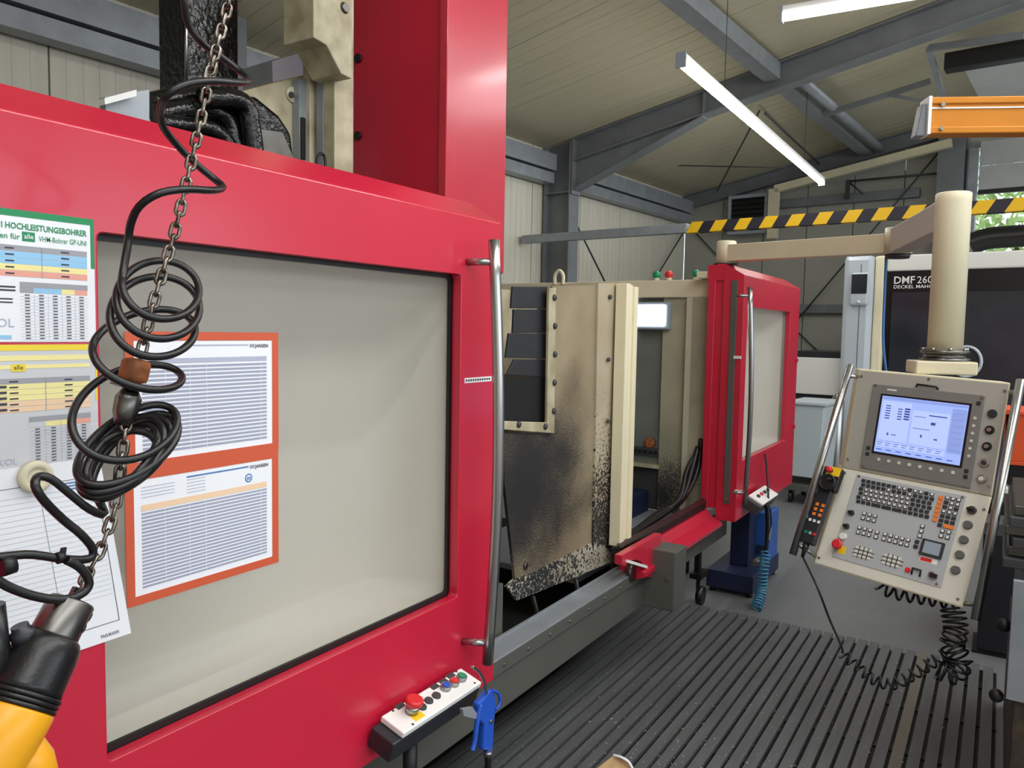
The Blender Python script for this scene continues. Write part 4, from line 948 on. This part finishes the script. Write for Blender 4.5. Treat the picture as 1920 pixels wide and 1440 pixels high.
lo_p = U2.rect(MB(), .006, .003, W - .006, H2 - .006, 0, .002).build('lower_plate', 'panel_lower', cp)
mon = U1.rect(MB(), .068, .053, .460, .382, .002, .008).build('monitor_bezel', 'panel_dark', cp, .002)
U1.rect(MB(), .104, .087, .424, .318, .008, .0095).build('screen_surround', 'dmf_black', mon)
scr = U1.rect(MB(), .112, .094, .416, .310, .0095, .0105).build('screen', 'screen_on', mon)
def ur(L_, m, h, nm, par, S_=U1):
    b = MB()
    for (x0, y0, x1, y1) in L_: b.quad(S_.p(x0, y0, h), S_.p(x0, y1, h), S_.p(x1, y1, h), S_.p(x1, y0, h))
    o = b.build(nm, m, par)
    if len(L_) > 1: o['kind'] = 'stuff'
    return o
ur([(.118, .112, .225, .262), (.232, .135, .362, .262), (.118, .268, .362, .288)], 'screen_pale', .0109, 'screen_windows', scr)
ur([(.366, .112, .414, .272), (.114, .096, .414, .106)], 'screen_mid', .0109, 'screen_sidebar', scr)
LT = [(.132, .128 + k * .0095, .150, .132 + k * .0095) for k in range(6)] + [(.178, .136 + k * .0095, .194, .140 + k * .0095) for k in range(5)] + [(.202, .132 + k * .0095, .222, .138 + k * .0095) for k in range(5)] + \
     [(.29, .146, .352, .150), (.24, .156, .28, .158), (.30, .172, .316, .182), (.24, .20, .30, .202), (.27, .222, .276, .232), (.318, .23, .33, .235), (.15, .232, .156, .242), (.165, .236, .185, .239)] + \
     [(.12 + k * .03, .271, .14 + k * .03, .273) for k in range(8)] + [(.12 + k * .03, .279, .135 + k * .03, .281) for k in range(8)] + [(.12 + k * .036, .297, .14 + k * .036, .300) for k in range(8)] + [(.370, .13 + k * .022, .412, .1305 + k * .022) for k in range(7)]
ur(LT, 'screen_text', .0112, 'screen_text', scr)
ur([(.124, .066, .160, .072)], 'white', .0084, 'maker_plate', mon)
for k in range(8): U1.disc(MB(), .135 + .0376 * k, .338, .0065, .008, .010, seg=12).build('soft_key', 'panel_lower', mon)
for k in range(6): U1.disc(MB(), .440, .136 + .027 * k, .0055, .008, .010, seg=12).build('soft_key', 'panel_lower', mon)
for x, y in ((.444, .083), (.089, .302), (.089, .325), (.440, .325), (.440, .345)): U1.rect(MB(), x - .007, y - .007, x + .007, y + .007, .008, .010).build('square_key', 'key_dark', mon, .001)
for x, y in ((.078, .058), (.452, .062), (.080, .374), (.452, .376)): U1.disc(MB(), x, y, .0055, .008, .010, seg=10).build('screw', 'steel', mon)
hk = MB().tube([U1.p(.226, .046, .003), U1.p(.230, .038, .010), U1.p(.298, .040, .010), U1.p(.302, .048, .003)], .004, 8).build('hook', 'black', up_p)
for x, y in ((.014, .028), (.265, .014), (.516, .030), (.014, .36), (.516, .362)): U1.disc(MB(), x, y, .0055, .002, .004, seg=10).build('screw', 'steel', up_p)
for k, (y, m, m2) in enumerate(((.113, 'key_dark', None), (.170, 'black', 'steel'), (.228, 'black', 'steel'), (.286, 'steel', 'key_dark'), (.342, 'steel', 'key_white'))):
    o = U1.disc(MB(), .490, y, .0155, .002, .010, .014).build('switch', m, up_p)
    if m2: U1.disc(MB(), .490, y, .008, .010, .016, .007).build('switch_cap', m2, o)
# keyboard
kb = U2.rect(MB(), .062, .016, .452, .352, .002, .0045).build('keyboard_plate', 'bluish_grey_plate', cp, .001)
def keys(L_, m, nm, h=.0075, S_=U2, par=None):
    b = MB()
    for (x, y, w_, hh2) in L_: S_.rect(b, x - w_ / 2, y - hh2 / 2, x + w_ / 2, y + hh2 / 2, .0045, h)
    o = b.build(nm, m, par or kb); o['kind'] = 'stuff'; return o
dark, whitek = [], []
for r in range(6):
    for c in range(14):
        x = .094 + c * .0192 + (.004 if r % 2 else 0); y = .036 + r * .0168
        if r == 5 and 3 <= c <= 8:
            if c in (3, 5, 7): dark.append((x + .010, y, .034, .0125))
            continue
        dark.append((x, y, .0145, .0128))
        if (r in (2, 3, 4) and 1 <= c <= 9) or (r == 0 and c > 3 and random.random() < .6) or (r == 1 and random.random() < .3): whitek.append((x + .001, y - .001, .009, .0085))
for r in range(7):
    for c in range(3):
        x = .396 + c * .0185; y = .037 + r * .017
        dark.append((x, y, .0145, .0128))
        if r < 4 and random.random() < .85: whitek.append((x + .001, y - .001, .009, .0085))
for (x, y, nx, ny) in ((.133, .161, 3, 2), (.131, .218, 3, 2), (.198, .219, 1, 2), (.227, .219, 5, 2), (.343, .158, 1, 3), (.410, .158, 2, 2)):
    for a in range(nx):
        for b in range(ny):
            dark.append((x + a * .0205, y + b * .0185, .0145, .0128)); whitek.append((x + a * .0205, y + b * .0185 - .001, .0095, .009))
for b in range(2): dark.append((.339, .217 + b * .018, .014, .0135))
keys(dark, 'key_dark', 'dark_keys'); keys(whitek, 'key_white', 'white_keys', .0085)
keys([(.376, .041 + r * .0165, .015, .013) for r in range(6)] + [(.425, .138, .034, .013)], 'orange_key', 'orange_keys', .008)
for (x, y, n_) in ((.135, .287, 4), (.240, .287, 4)):
    grb = MB()
    for b in range(2): U2.rect(grb, x - .004, y + .012 + b * .0145, x + .074, y + .0145 + b * .0145, .0045, .0055)
    for a in range(3): U2.rect(grb, x + .016 + a * .0165, y - .004, x + .0185 + a * .0165, y + .044, .0045, .0054)
    grb.build('key_grid', 'black', kb)
    keys([(x + .0085 + a * .0165, y + .0045 + b * .0145, .011, .009) for a in range(4) for b in range(3)], 'panel_lower', 'grid_keys', .007)
dsp = U2.rect(MB(), .356, .199, .430, .257, .0045, .012).build('small_display', 'key_dark', kb, .001)
U2.rect(MB(), .366, .206, .421, .249, .012, .0125).build('display_glass', 'small_display', dsp)
lb = U2.rect(MB(), .362, .262, .420, .279, .0045, .005).build('warning_label', 'white', kb)
ur([(.364, .264, .402, .277)], 'red_plastic', .0054, 'label_print', lb, U2)
for x, y, m in ((.086, .17, 'black'), (.083, .225, 'black')):
    o = U2.disc(MB(), x, y, .012, .0045, .008).build('rotary_switch', 'steel', kb); U2.rect(MB(), x - .011, y - .005, x + .008, y + .005, .008, .020).build('knob_wing', m, o, .001)
U2.disc(MB(), .082, .266, .014, .0045, .016, .0125).build('start_button', 'key_white', kb)
U2.rect(MB(), .075, .302, .105, .332, .0045, .005).build('stop_sign', 'yellow', kb)
o = U2.disc(MB(), .076, .305, .011, .0045, .018).build('stop_collar', 'red_plastic', kb)
MB().lathe(U2.p(.076, .303, .018), U2.n, [(0, .014), (.004, .019), (.012, .019), (.016, .014)], 20).build('stop_button', 'red_plastic', o)
U2.disc(MB(), .335, .323, .009, .0045, .009).build('red_button', 'red_plastic', kb)
MB().tube([U2.p(.350, .334, .005), U2.p(.350, .312, .010), U2.p(.378, .312, .010), U2.p(.378, .334, .005)], .0035, 8).build('guard_bracket', 'black', kb)
o = U2.disc(MB(), .413, .316, .011, .0045, .008).build('key_switch', 'steel', kb); U2.rect(MB(), .410, .312, .434, .326, .008, .018).build('switch_key', 'black', o, .001)
for k, y in enumerate((.062, .116, .17, .224, .279)):
    o = U2.disc(MB(), .481, y, .0155, .002, .012, .0135).build('rotary_knob' if k == 0 else 'blank_plug', 'steel_dark' if k == 0 else 'dark_plug', lo_p)
    if k == 0: U2.rect(MB(), .469, y - .003, .490, y + .003, .012, .026).build('knob_wing', 'black', o)
for x, y in ((.014, .02), (.516, .05), (.51, .372), (.014, .37)): U2.disc(MB(), x, y, .005, .002, .004, seg=10).build('screw', 'steel', lo_p)
for x, y in ((.072, .022), (.442, .024), (.436, .343)): U2.disc(MB(), x, y, .005, .0045, .006, seg=10).build('screw', 'steel', kb)
# side handles: bars traced through the photograph, held off the edges
def side_bar(a, b, s0, s1, nm='side_handle'):
    o = MB().cyl(a, b, .0145, seg=18).build(nm, 'steel', cp)
    for q_, e_ in zip((a.lerp(b, .06), a.lerp(b, .94)), (s0, s1)): MB().cyl(q_, e_, .008, seg=10).build('stand_off', 'steel', o)
side_bar(U1.p(-.028, -.012, .02), U2.p(-.066, H2 - .004, .05), U1.p(.002, .03, -.01), U2.p(.002, H2 - .03, -.01))
side_bar(U1.p(W + .034, -.012, .02), U2.p(W + .058, H2 + .03, .045), U1.p(W - .002, .03, -.01), U2.p(W - .002, H2 - .02, -.01))
# post, flange, arms
TX, TY = 3.42, .187
blk = MB().obox((TX - .02, TY + .01, 1.485), back * .09, back.cross(V((0, 0, 1))) * .105, V((0, 0, .025))).build('post_block', 'cream', cp, .006)
fl = MB().lathe((TX, TY, 1.508), (0, 0, 1), [(0, .088), (.012, .088), (.013, .074), (.03, .074), (.031, .086), (.042, .086)], 28).build('swivel_flange', 'steel_dark', cp)
for k in range(8): MB().cyl((TX + .077 * math.cos(k * pi / 4 + .3), TY + .077 * math.sin(k * pi / 4 + .3), 1.55), (TX + .077 * math.cos(k * pi / 4 + .3), TY + .077 * math.sin(k * pi / 4 + .3), 1.560), .007, seg=8).build('bolt', 'steel', fl)
MB().lathe((TX, TY, 1.55), (0, 0, 1), [(0, .062), (.57, .062), (.598, .062), (.602, .058)], 32).build('post', 'cream_light', cp)
arm = thing('support_arm', 'cream two-section swing arm carrying the control panel post', 'arm', (4.42, 1.37, 1.93))
MB().lathe((4.43, 1.37, 2.004), (0, 0, 1), [(0, .055), (.122, .055), (.127, .05)], 28).build('pivot_post', 'cream_light', arm)
MB().lathe((4.43, 1.37, 1.9965), (0, 0, 1), [(0, .07), (.007, .07)], 24).build('pivot_flange', 'dark_grey', arm)
MB().box((4.34, 1.442, 1.917), (4.44, 1.51, 1.955)).build('pivot_base', 'cream', arm, .003)
MB().beam((4.43, 1.36, 2.06), (4.17, .47, 2.05), .09, .095).build('arm_section', 'cream', arm, .004)
MB().lathe((4.13, .445, 1.995), (0, 0, 1), [(0, .062), (.125, .062)], 24).build('elbow', 'cream', arm)
MB().lathe((4.13, .445, 1.975), (0, 0, 1), [(0, .05), (.02, .058)], 24).build('elbow_bearing', 'dark_grey', arm)
MB().beam((4.11, .44, 2.055), (3.48, .205, 2.075), .09, .115).build('arm_section', 'cream_grey', arm, .004)
bc = tag(MB().tube(crom([(4.16, .50, 2.0), (4.15, .497, 1.8), (4.12, .49, 1.6), (4.1, .47, 1.45), (4.1, .44, 1.3), (4.1, .42, .9)], 5), .006, 8).build('blue_cord', 'blue_cord'), 'thin blue cord hanging from the elbow of the cream arm', 'cord')
# handwheel unit clipped on the left bar
hw = thing('handwheel_unit', 'black handheld handwheel remote with yellow top hanging on the panel handle', 'remote control', U2.p(-.03, .38))
HS = Sheet(U2.p(-.046, .005, .030), (u + d2 * .04).normalized(), (d2 - u * .04).normalized())
hl = .33
HS.rect(MB(), .004, .10, .064, hl, 0, .028).build('body', 'body_black', hw, .006)
HS.rect(MB(), .0, .012, .078, .11, 0, .03).build('head', 'black', hw, .008)
yp = HS.rect(MB(), .018, .012, .072, .048, .03, .033).build('stop_plate', 'yellow', hw, .002)
MB().lathe(HS.p(.036, .03, .033), HS.n, [(0, .008), (.014, .008)], 14).build('stop_collar', 'black', hw)
MB().lathe(HS.p(.036, .03, .047), HS.n, [(0, .009), (.004, .013), (.012, .012), (.016, .006)], 16).build('stop_button', 'red_plastic', hw)
wh = MB().lathe(HS.p(.040, .080, .03), HS.n, [(0, .032), (.004, .034), (.016, .034), (.018, .028), (.014, .024)], 28).build('handwheel', 'black', hw)
MB().cyl(HS.p(.052, .068, .046), HS.p(.052, .068, .066), .006, seg=12).build('crank_knob', 'body_black', wh)
hk_ = MB(); hw_ = MB()
for c in range(2):
    for r in range(3): HS.rect(hk_, .020 + c * .024, .165 + r * .020, .032 + c * .024, .177 + r * .020, .028, .031)
hk_.build('orange_keys', 'orange_key', hw)['kind'] = 'stuff'
for c in range(3): HS.rect(hw_, .014 + c * .018, .232, .024 + c * .018, .243, .028, .031)
hw_.build('white_keys', 'key_white', hw)['kind'] = 'stuff'
for c, m in enumerate(('green_plastic', 'small_display', 'red_plastic')): HS.rect(MB(), .014 + c * .018, .282, .025 + c * .018, .293, .028, .031).build('function_key', m, hw)
MB().lathe(HS.p(.03, hl, .014), d2, [(0, .012), (.02, .012), (.03, .008), (.055, .006)], 14).build('cable_gland', 'black', hw)
hwc = thing('handwheel_cable', 'black coiled handwheel cable sagging from the remote and bunched below the panel', 'cable', P(1660, 1290, 'x', 3.05))
xk = 2.95
ptsA = [HS.p(.03, hl + .05, .014), P(1532, 1100, 'x', 2.93), P(1555, 1160, 'x', xk), P(1577, 1210, 'x', xk), P(1580, 1225, 'x', xk)]
MB().tube(crom(ptsA, 6), .0042, 8).build('straight_run', 'black_rubber', hwc)
MB().tube(helix([P(1580, 1226, 'x', xk), P(1605, 1248, 'x', xk), P(1640, 1275, 'x', xk), P(1675, 1282, 'x', xk), P(1715, 1262, 'x', xk), P(1750, 1240, 'x', xk), P(1775, 1225, 'x', xk)], .018, 13, 14), .0042, 7).build('coil', 'black_rubber', hwc)
MB().tube(helix([P(1760, 1252, 'x', xk), P(1785, 1262, 'x', xk), P(1800, 1240, 'x', xk), P(1785, 1210, 'x', xk + .03), P(1792, 1180, 'x', xk + .03), P(1785, 1140, 'x', xk + .05)], .036, 15, 16), .0042, 7).build('coil', 'black_rubber', hwc)
MB().tube(helix([P(1648, 1096, 'x', 3.06), P(1665, 1108, 'x', 3.06), P(1690, 1115, 'x', 3.06), P(1730, 1122, 'x', 3.06), P(1790, 1132, 'x', 3.06)], .020, 7, 16), .0050, 7).build('coil', 'black_rubber', hwc)

# ================================================================== FLOOR MAT
fm = thing('floor_mat', 'dark grey slatted floor mat along the red machine', 'mat', (2.4, .8, 0))
for k in range(9): MB().box((.75 + k * .41, -.06, 0), (.80 + k * .41, 1.66, .0085)).build('crossbar', 'black', fm)
MB().box((.62, -.06, 0), (4.27, 1.66, .0025)).build('gap_shade', 'black', fm)  # black sheet added to paint the gaps between slats as dark shade
sl = MB().box((-1.83, -.0205, 0), (1.83, .0205, .016)).mesh('slat', 'slat'); sl2 = sl.copy(); sl2.materials.clear(); sl2.materials.append(MATS['slat_tan'])
k = 0; y = 1.64
while y > -.06:
    dx = random.uniform(-.006, .006)
    link('slat', sl2 if abs(y - .26) < .028 else sl, fm, Matrix.Translation((2.45 + dx, y + random.uniform(-.0015, .0015), .008))); y -= .0555
ch = MB()
for i in range(900):
    if i < 500: x = random.gauss(2.35, .5); y = random.gauss(1.05, .35)
    else: x = random.uniform(1.6, 5.5); y = random.uniform(.1, 1.5)
    if not (1.2 < x < 6 and 0 < y < 1.55): continue
    s_ = random.uniform(.0018, .0055); z = .0245 if x < 4.28 else .0005; t_ = random.random() * 6.28
    ex = V((math.cos(t_), math.sin(t_), 0)) * s_; ey = V((-math.sin(t_), math.cos(t_), .3)) * s_ * .5
    c = V((x, y, z)); ch.prism([c - ex, c + ey, c + ex], (0, 0, .0008))
o = ch.build('metal_chips', 'chips'); o['kind'] = 'stuff'; tag(o, 'fine shiny metal chips scattered over the slatted mat', 'metal chips')
cbx = thing('cardboard_scrap', 'crumpled tan cardboard piece lying on the slatted mat', 'cardboard', (2.42, 1.05, .024))
a, b_2, c_2, dd = P(1112, 1446, 'z', .07), P(1150, 1417, 'z', .10), P(1180, 1432, 'z', .09), P(1190, 1452, 'z', .06)
MB().prism([a, b_2, c_2, dd, P(1150, 1470, 'z', .05)], (0, 0, -.003)).build('flap', 'cardboard', cbx)
MB().hexa([P(1112, 1450, 'z', .024), P(1185, 1456, 'z', .024), P(1195, 1520, 'z', .024), P(1100, 1520, 'z', .024), P(1114, 1449, 'z', .068), P(1184, 1455, 'z', .058), P(1195, 1520, 'z', .06), P(1100, 1520, 'z', .06)]).build('body', 'cardboard', cbx)
MB().tube(crom([b_2 + V((0, 0, .002)), P(1165, 1420, 'z', .105), c_2 + V((0, 0, .003)), dd], 5), .005, 6).build('torn_edge', 'paper', cbx)

# ================================================================== RIGHT EDGE: BENCH AND THINGS ON IT
bn = thing('workbench', 'steel workbench with grey side plate, black clamp knobs and rusty frame', 'workbench', (3.1, -.4, 0))
yb = P(1893, 1200, 'x', 2.75).y; z1 = P(1900, 1088, 'x', 2.75).z; z0 = P(1890, 1312, 'x', 2.75).z
MB().box((2.75, yb - .8, z0), (2.77, yb, z1)).build('side_plate', 'galvanised', bn, .002)
MB().box((2.77, yb - .8, 0), (3.9, yb - .02, z0 - .004)).build('lower_frame', 'rust_dark', bn, .004)
MB().box((2.77, yb - .8, z0), (3.9, yb - .03, z1 - .02)).build('body', 'body_black', bn, .003)
for q_ in ((1883, 1172), (1868, 1304)):
    c = P(*q_, 'x', 2.80); o = MB().cyl(c, (c.x, yb - .01, c.z), .007, seg=10).build('lever', 'steel_dark', bn)
    MB().ball(c, .021, 16).build('knob', 'black', o)
for k in range(6):
    zz = z1 - .015 + k * .034
    tag(MB().box((2.95 + .03 * (k % 2), yb - .35, zz), (3.6, yb + .028 - .012 * (k % 3), zz + .032)).build('steel_bar', 'steel_dark' if k % 2 else 'dark_grey', None, .003),
        ('lowest flat steel bar of the stack, lying directly on the workbench', 'second flat steel bar up from the workbench top', 'third flat steel bar up from the workbench top', 'fourth flat steel bar up from the workbench top', 'fifth flat steel bar, just below the topmost on the bench', 'topmost dark flat steel bar of the stack on the workbench')[k], 'steel bar', 'steel bars on the workbench')
ob = thing('parts_bin', 'orange plastic bin behind the right panel handle', 'bin', (4.9, -.2, .95))
MB().box((4.85, -.5, .93), (5.25, -.035, .95)).box((4.85, -.5, .95), (4.87, -.035, 1.22)).box((4.85, -.055, .95), (5.25, -.035, 1.22)).box((5.23, -.5, .95), (5.25, -.055, 1.22)).build('shell', 'orange_bin', ob, .004)
MB().box((4.84, -.5, 1.2), (5.26, -.03, 1.215)).build('rim', 'orange_bin', ob)
rk = thing('bin_stand', 'white frame stand under the orange bin', 'stand', (5.0, -.2, 0))
MB().box((4.8, -.6, .78), (5.3, -.045, .81)).build('top_rail', 'white', rk, .003)
MB().box((4.86, -.5, .82), (5.2, -.06, .93)).build('tray', 'black', rk)
for x, y in ((4.82, -.09), (5.26, -.09), (4.82, -.58), (5.26, -.58)): MB().box((x - .015, y - .015, 0), (x + .015, y + .015, .78)).build('leg', 'white', rk)
pd = thing('dark_pedestal', 'dark navy pedestal standing on the floor behind the control panel', 'pedestal', (4.75, -.05, 0))
MB().box((4.52, -.22, .012), (4.77, .03, .62)).build('body', 'body_black', pd, .006)
MB().box((4.5, -.24, 0), (4.785, .05, .012)).build('foot_plate', 'black', pd)

# ================================================================== BEHIND: BLUE PUMP, BIN CART, SECOND MACHINE
bl = thing('pump_unit', 'blue pump cabinet on a dark base behind the far red door', 'pump', (5.1, 1.3, 0))
MB().box((4.62, 1.19, .03), (5.25, 1.48, .14)).build('base', 'navy', bl, .006)
MB().box((4.96, 1.19, .14), (5.2, 1.37, .46)).build('cabinet', 'blue_paint', bl, .01)
MB().box((4.80, 1.27, .14), (4.955, 1.39, .50)).build('tank', 'navy', bl, .006)
MB().box((4.945, 1.21, .20), (4.96, 1.26, .25)).build('socket', 'navy', bl)
MB().lathe((4.85, 1.24, .14), (1, 0, .0), [(0, .03), (.02, .04), (.09, .04), (.1, .03)], 16).build('motor', 'machine_grey', bl)
for x, y in ((4.66, 1.22), (5.2, 1.22), (4.66, 1.45), (5.2, 1.45)): MB().cyl((x, y, 0), (x, y, .03), .02, seg=10).build('foot', 'black', bl)

XD = 8.3
dm = thing('second_machine', 'silver and black milling machine with white top behind the control panel', 'machine', HM @ V((XD + 1, 0, 0)))
D = lambda px, py, x=XD: H(px, py, 'x', x)
yl, yr = D(1588, 485).y, D(1665, 485).y; zt = D(1625, 480).z
ym = D(1641, 560).y
MB(HM).box((XD - .12, ym + .003, .1), (XD + .3, yl, zt)).build('pillar', 'silver', dm, .05)
MB(HM).box((XD - .08, yr, .1), (XD + .3, ym, zt - .01)).build('pillar_strip', 'cream_light', dm, .02)
yg = D(1610, 600, XD - .12).y; MB(HM).box((XD - .1215, yg - .003, .2), (XD - .115, yg + .003, zt - .09)).build('groove', 'dark_grey', dm)
a, b_2 = D(1597, 512, XD - .12), D(1628, 573, XD - .12); zs = b_2.z + .36 * (a.z - b_2.z)
dv = MB(HM).box((XD - .16, b_2.y, b_2.z), (XD - .12, a.y, a.z)).build('beacon', 'silver', dm, .02)
MB(HM).box((XD - .165, b_2.y + .012, zs), (XD - .158, a.y - .012, a.z - .015)).build('beacon_glass', 'smoked_glass', dv, .004)
MB(HM).ball((XD - .162, (a.y + b_2.y) / 2, b_2.z + .035), .016, 10).build('beacon_lamp', 'white', dv)
zb0 = D(1680, 509).z; zb1 = D(1680, 479).z
MB(HM).box((XD - .04, -3.2, zb0), (XD + 1.8, yr - .002, zb1)).build('top_cover', 'cream_white', dm, .015)
zf = D(1690, 548).z
fas = MB(HM).box((XD - .02, -3.2, zf), (XD + .02, yr - .002, zb0 - .002)).build('fascia', 'dmf_black', dm)
MB(HM).box((XD - .03, -3.2, .95), (XD + .0, yr - .06, zf - .002)).build('window_glass', 'smoked_glass', dm)
MB(HM).box((XD - .02, yr - .06, .3), (XD + .02, yr - .002, zf - .002)).build('window_edge', 'dmf_black', dm)
MB(HM).box((XD - .02, yr - .45, 1.0), (XD - .01 + .0, yr - .08, zf - .05)).build('window_mullion', 'dark_grey', dm)
MB(HM).box((XD - .03, -3.2, .1), (XD + .05, yr - .06, .94)).build('lower_panel', 'dark_grey', dm)
MB(HM).box((XD + .06, -3.2, .0), (XD + 1.75, yr - .1, zb0 - .01)).build('cabin', 'dmf_black', dm)
hx = HM.to_3x3() @ V((0, -1, 0)); tp = D(1675, 532, XD - .021)
text('DMF', HM @ tp, hx, (0, 0, 1), .100, 'white', fas, bold=.012, sx=.95)
tp = D(1719, 531, XD - .021); text('260', HM @ tp, hx, (0, 0, 1), .095, 'white', fas, bold=0, sx=.95)
tp = D(1675, 541, XD - .021); text('DECKEL MAHO', HM @ tp, hx, (0, 0, 1), .046, 'white', fas, bold=.008, sx=1.1)
c = HM @ D(1812, 678, XD - .06)
MB().tube([c + (HM.to_3x3() @ V((0, math.cos(a), 0))) * .12 + V((0, 0, .14 * math.sin(a))) for a in [k * pi / 12 for k in range(24)]], .014, 8, True).build('ring_handle', 'silver', dm)
MB(HM).tube(crom([H(1820, 458, 'x', 8.7), H(1850, 448, 'x', 8.7), H(1890, 444, 'x', 8.7), H(1960, 440, 'x', 8.7), H(2050, 438, 'x', 8.7)], 5), .105, 12).build('extraction_hose', 'black_rubber', dm)
MB(HM).box((XD - .0, yl + .004, .98), (XD + 1.0, yl + .56, 1.37)).build('conveyor_cover', 'cream_white', dm, .01)
MB(HM).box((XD - .0, yl + .004, 1.372), (XD + 1.0, yl + .56, 1.43)).build('conveyor_top', 'body_black', dm)
MB(HM).box((XD + .02, yl + .02, .08), (XD + .9, yl + .56, .97)).build('conveyor_body', 'body_black', dm)
MB(HM).beam((XD - .01, yl + .05, .96), (XD - .01, yl + .38, .55), .04, .07, (1, 0, 0)).build('conveyor_strut', 'machine_grey', dm)
MB(HM).box((XD - .12, -3.2, .0), (XD + 1.8, yl + .3, .1)).build('plinth', 'black', dm)
pip = tag(MB(HM).lathe(V((8.03, H(1566, 850, 'x', 8.03).y, 0)), (0, 0, 1), [(0, .06), (.02, .065), (.95, .065), (1.02, .03)], 18).build('metal_canister', 'steel'), 'shiny upright metal canister between the bin cart and the control panel', 'canister')
kt = thing('bin_cart', 'light grey plastic bin on a wheeled dolly beyond the red door', 'cart', HM @ V((7.5, 2.0, 0)))
XK = 7.35
k0 = H(1474, 762, 'x', XK); k1 = H(1546, 762, 'x', XK); k2 = H(1540, 900, 'x', XK)
zt_, zb_ = k1.z, k2.z
MB(HM).hexa([(XK + .02, k1.y + .03, zb_), (XK + .5, k1.y + .03, zb_), (XK + .5, k0.y, zb_), (XK + .02, k0.y, zb_), (XK, k1.y, zt_), (XK + .55, k1.y, zt_), (XK + .55, k0.y, zt_), (XK, k0.y, zt_)]).build('bin', 'bin_grey', kt, .01)
MB(HM).box((XK - .02, k1.y - .02, zt_ - .0), (XK + .56, k0.y, zt_ + .03)).build('rim', 'bin_grey', kt, .006)
MB(HM).box((XK - .0, k1.y + .0, .13), (XK + .55, k0.y, .19)).build('dolly', 'machine_grey', kt, .004)
for x, y in ((XK + .08, k1.y + .06), (XK + .48, k1.y + .06), (XK + .08, k0.y - .06), (XK + .48, k0.y - .06)):
    MB(HM).lathe((x, y - .015, .06), (0, 1, 0), [(0, .04), (.004, .06), (.026, .06), (.03, .04)], 18).build('wheel', 'black_rubber', kt)
    MB(HM).box((x - .02, y - .02, .1), (x + .02, y + .025, .13)).build('fork', 'steel_dark', kt)
